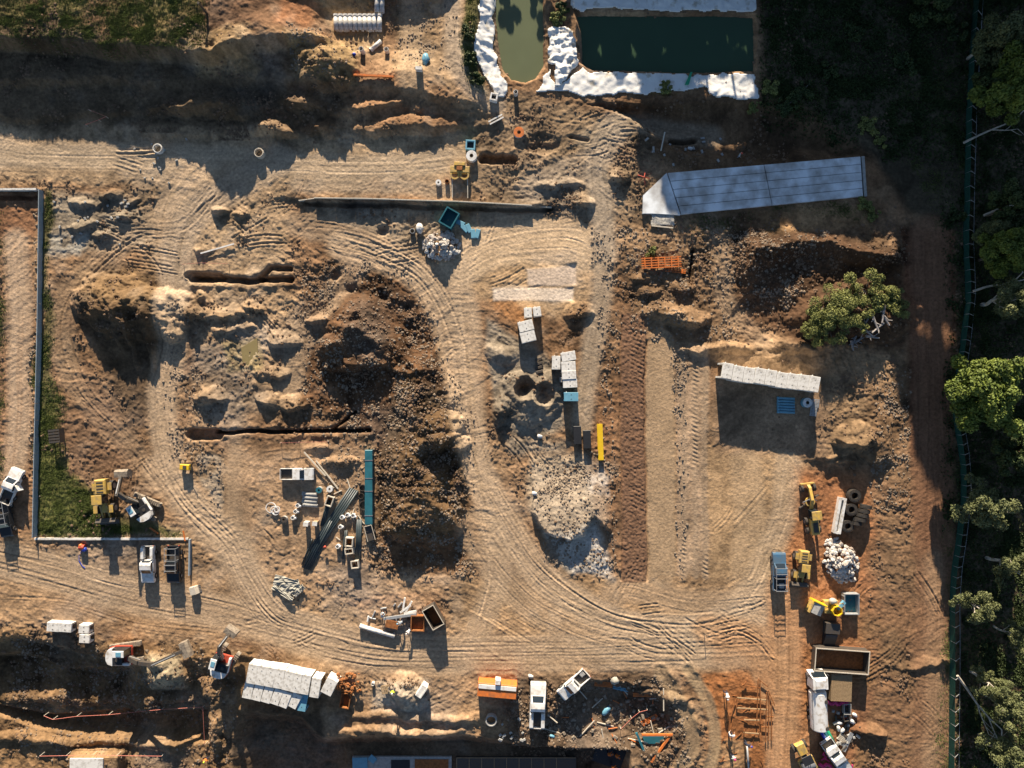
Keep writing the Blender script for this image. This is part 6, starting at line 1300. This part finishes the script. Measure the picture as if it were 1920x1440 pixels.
# ================================================================ foliage
def leafmat(name, c1, c2, sc=.8):
    m = mat(name, c1, .65, 0, .2, sc, spec=.25, dirt=c2, dirt_k=.35); b = m.node_tree.nodes['Principled BSDF']; return m
LM = [leafmat('dense_leaves', (.17, .21, .035), (.055, .085, .018)), leafmat('grey_green_leaves', (.155, .165, .065), (.07, .085, .035)), leafmat('dark_leaves', (.06, .085, .025), (.03, .045, .015)),
      leafmat('scrub_leaves', (.25, .26, .075), (.11, .125, .04), 1.5), leafmat('grass_blades', (.14, .175, .04), (.07, .09, .025), 2.0)]
bark = mat('pale_bark', (.50, .44, .36), .85, 0, .2, 2.5, .02); dbark = mat('brown_bark', (.20, .14, .09), .9, 0, .2, 3, .02)
def leaves_mesh(name, cen, rad, cnt, size, rng, m, flat=.75):
    cen = np.array(cen); rad = np.array(rad); n = int(cnt); k = rng.choice(len(cen), n, p=rad ** 2 / (rad ** 2).sum())
    d = rng.normal(size=(n, 3)); d /= np.linalg.norm(d, axis=1)[:, None]; r = rad[k] * rng.uniform(.35, 1.05, n) ** .6
    c = cen[k] + d * r[:, None] * np.array([1, 1, flat])
    nrm = d * .7 + rng.normal(size=(n, 3)) * .6 + np.array([0, 0, .35]); nrm /= np.linalg.norm(nrm, axis=1)[:, None]
    u = np.cross(nrm, rng.normal(size=(n, 3))); u /= np.linalg.norm(u, axis=1)[:, None]; v = np.cross(nrm, u)
    s = (size * rng.uniform(.6, 1.3, n))[:, None]; co = np.stack([c - u * s, c - v * s * .55, c + u * s, c + v * s * .55], 1).reshape(-1, 3).astype(np.float32)
    me = bpy.data.meshes.new(name); me.vertices.add(4 * n); me.vertices.foreach_set('co', co.ravel()); me.loops.add(4 * n); me.loops.foreach_set('vertex_index', np.arange(4 * n, dtype=np.int32))
    me.polygons.add(n); me.polygons.foreach_set('loop_start', np.arange(0, 4 * n, 4, dtype=np.int32)); me.polygons.foreach_set('loop_total', np.full(n, 4, np.int32)); me.update(calc_edges=True); me.materials.append(m); return me
def tree_proto(seed, hgt, cr, dens, lm, bk, size=.30, nl=8, bare=.35, sparse=1.0, topf=.72):
    rng = np.random.default_rng(seed); r = random.Random(seed); b = MB(); base = cr * .055 + .12
    top = hgt * topf; pts = [(r.uniform(-.25, .25) * k, r.uniform(-.25, .25) * k, top * k / 5) for k in range(6)]; pts[0] = (0, 0, -.3)
    for k in range(5): b.cyl(pts[k], pts[k + 1], base * (1 - k * .15), base * (1 - (k + 1) * .15), 8)
    cen, rad = [], []
    for k in range(nl):
        f = r.uniform(bare, .95); s = Vector(pts[min(4, int(f * 5))]); a = 2 * pi * k / nl + r.uniform(-.4, .4); L = cr * r.uniform(.55, 1.0) * (1.1 - .35 * f)
        m1 = s + Vector((cos(a) * L * .5, sin(a) * L * .5, L * .35)); e = s + Vector((cos(a) * L, sin(a) * L, L * r.uniform(.35, .9)))
        e.z = min(e.z, hgt - .5); b.cyl(s, m1, base * .38, base * .26, 6); b.cyl(m1, e, base * .26, base * .1, 6)
        for j in range(4):
            q = m1.lerp(e, .3 + .25 * j) + Vector((r.uniform(-1, 1), r.uniform(-1, 1), r.uniform(-.4, .8))) * cr * .28; b.cyl(m1.lerp(e, .2 + .2 * j), q, base * .12, base * .05, 5)
            cen.append(tuple(q)); rad.append(cr * r.uniform(.17, .30) * sparse)
    for _ in range(int(nl * .8)):
        a = r.uniform(0, 2 * pi); q = r.uniform(0, .55) * cr; cen.append((cos(a) * q, sin(a) * q, hgt - cr * r.uniform(.1, .45))); rad.append(cr * r.uniform(.2, .32) * sparse)
    root = bpy.data.objects.new('tree_source', None); COL.objects.link(root)
    tk = b.build('trunk', bk, root, True); me = leaves_mesh('crown', cen, rad, dens, size, rng, lm); o = bpy.data.objects.new('crown', me); COL.objects.link(o); o.parent = root
    return root
protos = [tree_proto(11, 10, 5.2, 26000, LM[0], dbark, .22, 10), tree_proto(12, 10, 4.4, 7000, LM[1], bark, .20, 8, .5, .85), tree_proto(13, 11, 4.6, 13000, LM[1], bark, .24, 9, .4), tree_proto(14, 10, 5.0, 15000, LM[2], dbark, .28, 9), tree_proto(15, 30, 8.0, 42000, LM[2], dbark, .55, 16, .18, 1.0)]
protos.append(tree_proto(16, 16, 5.5, 16000, LM[2], dbark, .4, 12, .9, .9, .86))
for p in protos: CH[p.name] = kids(p)
used = set()
def tree(k, px, py, hgt, scale, rot, name, label, cat='tree', group='trees of the forest edge'):
    src = protos[k]; z = 0; zc = hgt * .75; q = P(px, py, zc)
    r = bpy.data.objects.new(name, None); COL.objects.link(r); r.location = (q.x, q.y, gw(q.x, q.y)); r.rotation_euler = (0, 0, rot); base = [10, 10, 11, 10, 30][k]; r.scale = (scale, scale, hgt / base)
    for c in CH[src.name]:
        d = c.copy(); COL.objects.link(d); d.parent = r
    return tag(r, label, cat, group)
T = [(0, 1862, 738, 11, 1.12, 'leafy_tree', 'bright green dense round tree overlapping the fence at mid height'), (1, 1860, 952, 9, 1.0, 'gum_tree', 'sparse grey-green tree with pale branches right of the tyre heap'),
     (1, 1842, 1140, 8, .7, 'gum_tree', 'small grey-green tree leaning over the fence at the lower right'), (1, 1916, 1070, 10, .75, 'gum_tree', 'olive tree at the right edge above the small leaning one'),
     (1, 1905, 560, 10, .85, 'gum_tree', 'pale branched gum tree at the right edge above the bright green tree'), (0, 1900, 470, 10, .7, 'leafy_tree', 'yellow-green tree at the right edge beside the upper fence'),
     (2, 1885, 60, 11, .75, 'gum_tree', 'olive tree near the top right corner'), (0, 1915, 150, 12, .9, 'leafy_tree', 'bright yellow-green tree at the right edge near the top'), (3, 1872, 150, 9, .5, 'scrub_tree', 'dark bushy tree between the fence and the top right trees'),
     (1, 1898, 1335, 10, .75, 'gum_tree', 'grey-green tree above the bottom right corner'), (1, 1900, 1425, 10, .8, 'gum_tree', 'olive tree in the bottom right corner'), (1, 1868, 1290, 8, .6, 'gum_tree', 'thin tree beside the fallen pale branch'),
     (3, 1915, 380, 10, .6, 'scrub_tree', 'dark tree in the shade at the right edge'), (3, 1918, 850, 9, .6, 'scrub_tree', 'dark low tree below the bright green tree'), (1, 1915, 1200, 8, .5, 'scrub_tree', 'dark low tree in shade right of the small leaning one'),
     (2, 1870, 430, 7, .5, 'gum_tree', 'small olive tree just right of the upper fence'), (3, 1760, -8, 7, .6, 'scrub_tree', 'dark tree at the top edge left of the fence')]
for i, (k, x, y, hh, s, nm, lb) in enumerate(T): tree(k, x, y, hh, s, i * 1.3, nm, lb)
r5 = random.Random(8)
NT = [(4, x, y, hh, s) for x, y, hh, s in [(1670, -300, 27, 1.0), (1745, -230, 26, 1.0), (1725, -380, 31, 1.1), (1815, -320, 29, 1.1), (1790, -160, 24, .9), (1880, -230, 28, 1.1), (1700, -240, 25, .9), (1640, -190, 15, .8), (1600, -240, 15, .9), (1560, -170, 14, .8), (1500, -200, 14, .9), (1520, -300, 17, 1.0), (1450, -150, 11, .7), (1400, -170, 7.4, .5), (1365, -175, 6.9, .48), (1330, -170, 7.1, .5), (1300, -175, 7.3, .48), (1265, -170, 7.3, .55), (1230, -165, 7.2, .52), (1195, -165, 7.3, .55), (1160, -160, 7.0, .55), (1125, -158, 6.7, .5), (1215, -130, 5.4, .4), (1140, -130, 5.2, .4), (1290, -130, 5.4, .4), (1085, -165, 6.5, .42), (1560, -90, 12, .55), (1640, -80, 12, .55), (1710, -90, 16, .6), (1830, -90, 16, .6), (1480, -95, 9, .5), (1010, -190, 5.5, .3), (940, -190, 5.0, .3)]]
NT += [(5, x, -300 + (x % 7) * 6, 16.2 + (x % 5) * .25, 1.0) for x in range(1225, 1640, 38)]
for i, (pk, x, y, hh, s) in enumerate(NT):
    q = P(x, y, 0); r = bpy.data.objects.new('pine_tree' if pk == 4 else 'tall_gum_tree', None); COL.objects.link(r); r.location = (q.x, q.y, 0); r.rotation_euler = (0, 0, i * 1.1); r.scale = (s, s, hh / (30 if pk == 4 else 16))
    for c in CH[protos[pk].name]: d = c.copy(); COL.objects.link(d); d.parent = r
    tag(r, 'tall dark tree of the forest north of the ponds and the slab', 'tree', 'tall trees north of the site')
for p in protos:
    for c in CH[p.name]: bpy.data.objects.remove(c)
    bpy.data.objects.remove(p)
# more shade trees inside the forest to the east of the frame
# bare fallen branches
def dead(px, py, ang, L, label, h=2.5, seed=1):
    r = random.Random(seed); b = MB()
    def br(s, a, l, rr, dpt):
        p = Vector(s)
        for k in range(4):
            a += r.uniform(-.18, .18); q = p + Vector((cos(a), sin(a), r.uniform(-.06, .12))) * l / 4; b.cyl(p, q, rr * (1 - k * .15), rr * (1 - (k + 1) * .15), 6); p = q
            if dpt and k > 0: br(p, a + r.choice((-1, 1)) * r.uniform(.35, .8), l * .45, rr * .5, dpt - 1)
    br((0, 0, 0), 0, L, .2, 2); return solo(b, bark, 'dead_branch', label, 'dead branch', px, py, ang, 'dead pale branches', h, dz=h * .8)
dead(1800, 1270, 48, 11, 'long pale dead branch fallen from the fence towards the bottom right', 3.0, 4); dead(1830, 545, -10, 8, 'thick grey branch pointing right from the fence at mid height', 3, 2); dead(1812, 265, -32, 9, 'thin pale branch pointing up right from the upper fence', 3, 3); dead(1850, 402, -18, 7, 'thin pale branch pointing right below the upper one', 3, 6)
# shrubs on the heap
def shrub(px, py, r0, hh, lm, label, seed, n=2600, name='shrub', group='green shrubs on the dark heap', size=.16):
    rng = np.random.default_rng(seed); r = random.Random(seed); cen = [(r.uniform(-.85, .85) * r0, r.uniform(-.85, .85) * r0, hh * r.uniform(.2, .7)) for _ in range(14)]; rad = [r0 * r.uniform(.16, .42) for _ in range(14)]
    t = thing(name, label, 'shrub', px, py, 0, group, hh * .5); me = leaves_mesh('foliage', cen, rad, n, size, rng, lm, .8); o = bpy.data.objects.new('foliage', me); COL.objects.link(o); o.parent = t
    b = MB()
    for c in cen[:6]: b.cyl((0, 0, -.2), c, .06, .03, 5)
    b.build('stem', bark, t)
S = [(1552, 568, 2.6, 2.0, 'upper left shrub'), (1590, 545, 2.4, 2.0, 'topmost shrub'), (1630, 540, 2.6, 2.0, 'top right shrub'), (1668, 548, 2.4, 1.8, 'far right upper shrub'), (1575, 595, 3.0, 2.2, 'central big shrub'), (1540, 600, 2.2, 1.8, 'left shrub'), (1600, 605, 2.4, 1.9, 'shrub beside the pale logs'), (1525, 625, 2.0, 1.5, 'lowest left shrub'), (1682, 575, 1.8, 1.4, 'small shrub at the right flank'), (1650, 565, 2.2, 1.7, 'middle right shrub'), (1562, 622, 1.9, 1.5, 'lower middle shrub')]
for i, (x, y, r0, hh, l) in enumerate(S): shrub(x, y, r0, hh, LM[3], l + ' of the green clump on the dark heap', 30 + i, int(1500 * r0), size=.12)
for i, (x, y, r0, l, k) in enumerate([(1445, 165, 1.3, 'low shrub right of the white sheet corner', 3), (1475, 195, 1.8, 'wide low shrub between the pond sheet and the slab', 2), (1505, 170, 1.6, 'dark low shrub in the shade right of the pond', 2), (1415, 202, 1.0, 'bright low shrub below the white sheet corner', 3), (1632, 235, 1.5, 'yellow-green bush in the shade above the end of the slab', 3), (1650, 265, 1.0, 'small yellow-green bush near the end of the slab', 3), (1045, 32, 1.2, 'shrub at the top of the dam between the ponds', 3), (1055, 15, 1.0, 'dark shrub at the top edge between the ponds', 2), (1248, 163, 1.0, 'small yellow-green plant on the white sheet', 3), (1222, 471, .9, 'small green plant above the orange formwork rack', 3), (1625, 385, 1.2, 'yellow bush at the right end of the slab', 3), (1640, 405, .9, 'small bush under the yellow one by the slab end', 3), (878, 60, 1.0, 'low bush left of the narrow pond, upper one', 2), (880, 110, 1.1, 'low bush left of the narrow pond, middle one', 2), (895, 150, 1.1, 'low bush left of the narrow pond, lower one', 2), (1600, 60, 1.6, 'dark shrub in deep shade near the top', 2), (1700, 120, 1.8, 'dark shrub in deep shade left of the fence', 2), (1560, 130, 1.3, 'small dark shrub in deep shade right of the ponds', 2), (1795, 60, 1.5, 'dark shrub at the fence near the top', 2), (1800, 400, 1.2, 'dark shrub at the fence beside the shaded road', 2)]):
    shrub(x, y, r0, 1.0, LM[k], l, 60 + i, int(900 * r0), group='low shrubs around the ponds and slab')
for i, (x, y, a, L) in enumerate([(1640, 605, 70, 3.0), (1655, 590, 100, 2.6), (1625, 622, 40, 2.4), (1635, 632, 10, 2.0), (1600, 640, 110, 2.2), (1612, 636, -30, 2.2), (1645, 615, 140, 2.4), (1660, 600, 60, 2.0), (1620, 608, -60, 2.0), (1597, 648, 80, 1.6)]):
    b = MB().cyl((-L / 2, 0, .2), (L / 2, 0, .35), .22, .12, 7).cyl((0, 0, .25), (L * .25, .6, .7), .1, .05, 5).cyl((-L / 4, 0, .25), (-L * .1, -.6, .5), .1, .05, 5)
    solo(b, mat('grey_log', (.36, .33, .31), .9, 0, .2, 4) if i == 0 else bpy.data.materials['grey_log'], 'log', ORD[i] + ' grey broken log in the heap right of the shrubs', 'log', x, y, a, 'grey logs by the shrubs', .3, dz=.2)

# ================================================================ stones: rock piles and loose rubble
def rockmesh(seed):
    r = random.Random(seed); bm = bmesh.new(); bmesh.ops.create_icosphere(bm, subdivisions=1, radius=1)
    for v in bm.verts: v.co *= r.uniform(.75, 1.15); v.co.z *= .75
    me = bpy.data.meshes.new('rock'); bm.to_mesh(me); bm.free(); return me
rk = [mat('pale_rock_%s' % c, col, .9, 0, .12, 3, .01) for c, col in (('a', (.60, .56, .50)), ('b', (.50, .44, .38)), ('c', (.66, .64, .60)), ('d', (.34, .27, .22)))]
RM = [rockmesh(k) for k in range(6)]
for i, m in enumerate(RM): m.materials.append(rk[i % 4])
def rocks(poly, n, smin, smax, pile, label, group, seed):
    r = random.Random(seed); xs = [p[0] for p in poly]; ys = [p[1] for p in poly]; cx, cy = sum(xs) / len(xs), sum(ys) / len(ys); k = 0
    while k < n:
        x, y = r.uniform(min(xs), max(xs)), r.uniform(min(ys), max(ys))
        if not inside(np.array([x]), np.array([y]), poly)[0]: continue
        k += 1; o = bpy.data.objects.new('rock', RM[r.randrange(6)]); COL.objects.link(o); q = P(x, y, 0); s = r.uniform(smin, smax)
        rr = math.hypot((x - cx) / (max(xs) - min(xs)) * 2, (y - cy) / (max(ys) - min(ys)) * 2); o.location = (q.x, q.y, gw(q.x, q.y) + s * .3 + pile * max(0, 1 - rr)); o.scale = (s, s * r.uniform(.7, 1.1), s * r.uniform(.7, 1)); o.rotation_euler = (r.uniform(-.5, .5), r.uniform(-.5, .5), r.uniform(0, 6.3)); tag(o, label, 'rock', group)
rocks([(1552, 1018), (1575, 1008), (1600, 1030), (1615, 1050), (1608, 1090), (1580, 1095), (1552, 1075), (1546, 1050)], 230, .16, .5, 1.4, 'pale rock in the heap below the tyres', 'pale rocks heaped below the tyres', 1)
rocks([(795, 450), (815, 435), (845, 432), (862, 455), (858, 480), (835, 488), (808, 484), (792, 465)], 170, .16, .5, 1.6, 'rounded pale rock in the heap below the teal skip', 'rounded rocks heaped below the teal skip', 2)
def scatter(name, A, n, kind, seed, m, s0, s1):
    rng = np.random.default_rng(seed); w = win(-10, -10, 1930, 1450); a = A[w]; i, j = np.nonzero(a > .05); p = a[i, j] * (0.25 + np.maximum(0, vn(PX[w][i, j] / 22, PY[w][i, j] / 22, seed))) ** 1.5; p = p / p.sum()
    k = rng.choice(len(i), n, p=p); x = (PX[w][i[k], j[k]] - 960) / PPM + rng.uniform(-.1, .1, n); y = (720 - PY[w][i[k], j[k]]) / PPM + rng.uniform(-.1, .1, n); z = Z[w][i[k], j[k]]; s = s0 + (s1 - s0) * (rng.uniform(0, 1, n) ** (5.0 if kind == 'stone' else 1.0) * (1.9 if kind == 'stone' else 1))
    if kind == 'stone':
        base = np.array([(1, 0, 0), (-.2, .9, 0), (-.9, -.3, 0), (0, -.9, .1), (.1, .1, .8), (.3, .5, .5)]) ; faces = np.array([(0, 5, 4), (1, 4, 5), (1, 2, 4), (2, 3, 4), (3, 0, 4), (0, 1, 5)])
    else:
        base = np.array([(-.35, 0, 0), (.35, 0, 0), (.3, .5, .9), (0, -.35, 0), (0, .35, 0), (-.5, .1, .8), (.25, -.25, 0), (-.25, .25, 0), (.1, -.6, .7)]); faces = np.array([(0, 1, 2), (3, 4, 5), (6, 7, 8)])
    th = rng.uniform(0, 6.28, n); c, sn = np.cos(th), np.sin(th); nb = len(base)
    co = np.empty((n, nb, 3), np.float32); bx, by, bz = base[:, 0], base[:, 1], base[:, 2]
    co[:, :, 0] = x[:, None] + s[:, None] * (c[:, None] * bx - sn[:, None] * by); co[:, :, 1] = y[:, None] + s[:, None] * (sn[:, None] * bx + c[:, None] * by); co[:, :, 2] = z[:, None] + s[:, None] * bz - .02
    fc = (faces[None] + (np.arange(n) * nb)[:, None, None]).reshape(-1).astype(np.int32); nf = len(fc) // 3
    me = bpy.data.meshes.new(name); me.vertices.add(n * nb); me.vertices.foreach_set('co', co.ravel()); me.loops.add(len(fc)); me.loops.foreach_set('vertex_index', fc); me.polygons.add(nf)
    me.polygons.foreach_set('loop_start', np.arange(0, nf * 3, 3, dtype=np.int32)); me.polygons.foreach_set('loop_total', np.full(nf, 3, np.int32)); me.update(calc_edges=True); me.materials.append(m)
    o = bpy.data.objects.new(name, me); COL.objects.link(o); return o
o = scatter('rubble', np.maximum(ST, .05), 34000, 'stone', 3, mat('rubble_stone', (.31, .235, .165), .9, 0, .2, .7), .05, .19); tag(o, 'loose small stones and clods spread over the churned soil', 'rubble', kind='stuff')
o = scatter('clods', np.maximum(np.clip(RG - .3, 0, 1), .02), 42000, 'stone', 9, mat('soil_clod', (.22, .14, .085), .95, 0, .2, .7), .05, .20); tag(o, 'brown soil clods over the rough heaps', 'clods', kind='stuff')
o = scatter('grass', GR, 150000, 'grass', 4, LM[4], .06, .17); tag(o, 'short green grass and weeds on the embankment and kerb strip', 'grass', kind='stuff')

UG = np.zeros_like(GR)
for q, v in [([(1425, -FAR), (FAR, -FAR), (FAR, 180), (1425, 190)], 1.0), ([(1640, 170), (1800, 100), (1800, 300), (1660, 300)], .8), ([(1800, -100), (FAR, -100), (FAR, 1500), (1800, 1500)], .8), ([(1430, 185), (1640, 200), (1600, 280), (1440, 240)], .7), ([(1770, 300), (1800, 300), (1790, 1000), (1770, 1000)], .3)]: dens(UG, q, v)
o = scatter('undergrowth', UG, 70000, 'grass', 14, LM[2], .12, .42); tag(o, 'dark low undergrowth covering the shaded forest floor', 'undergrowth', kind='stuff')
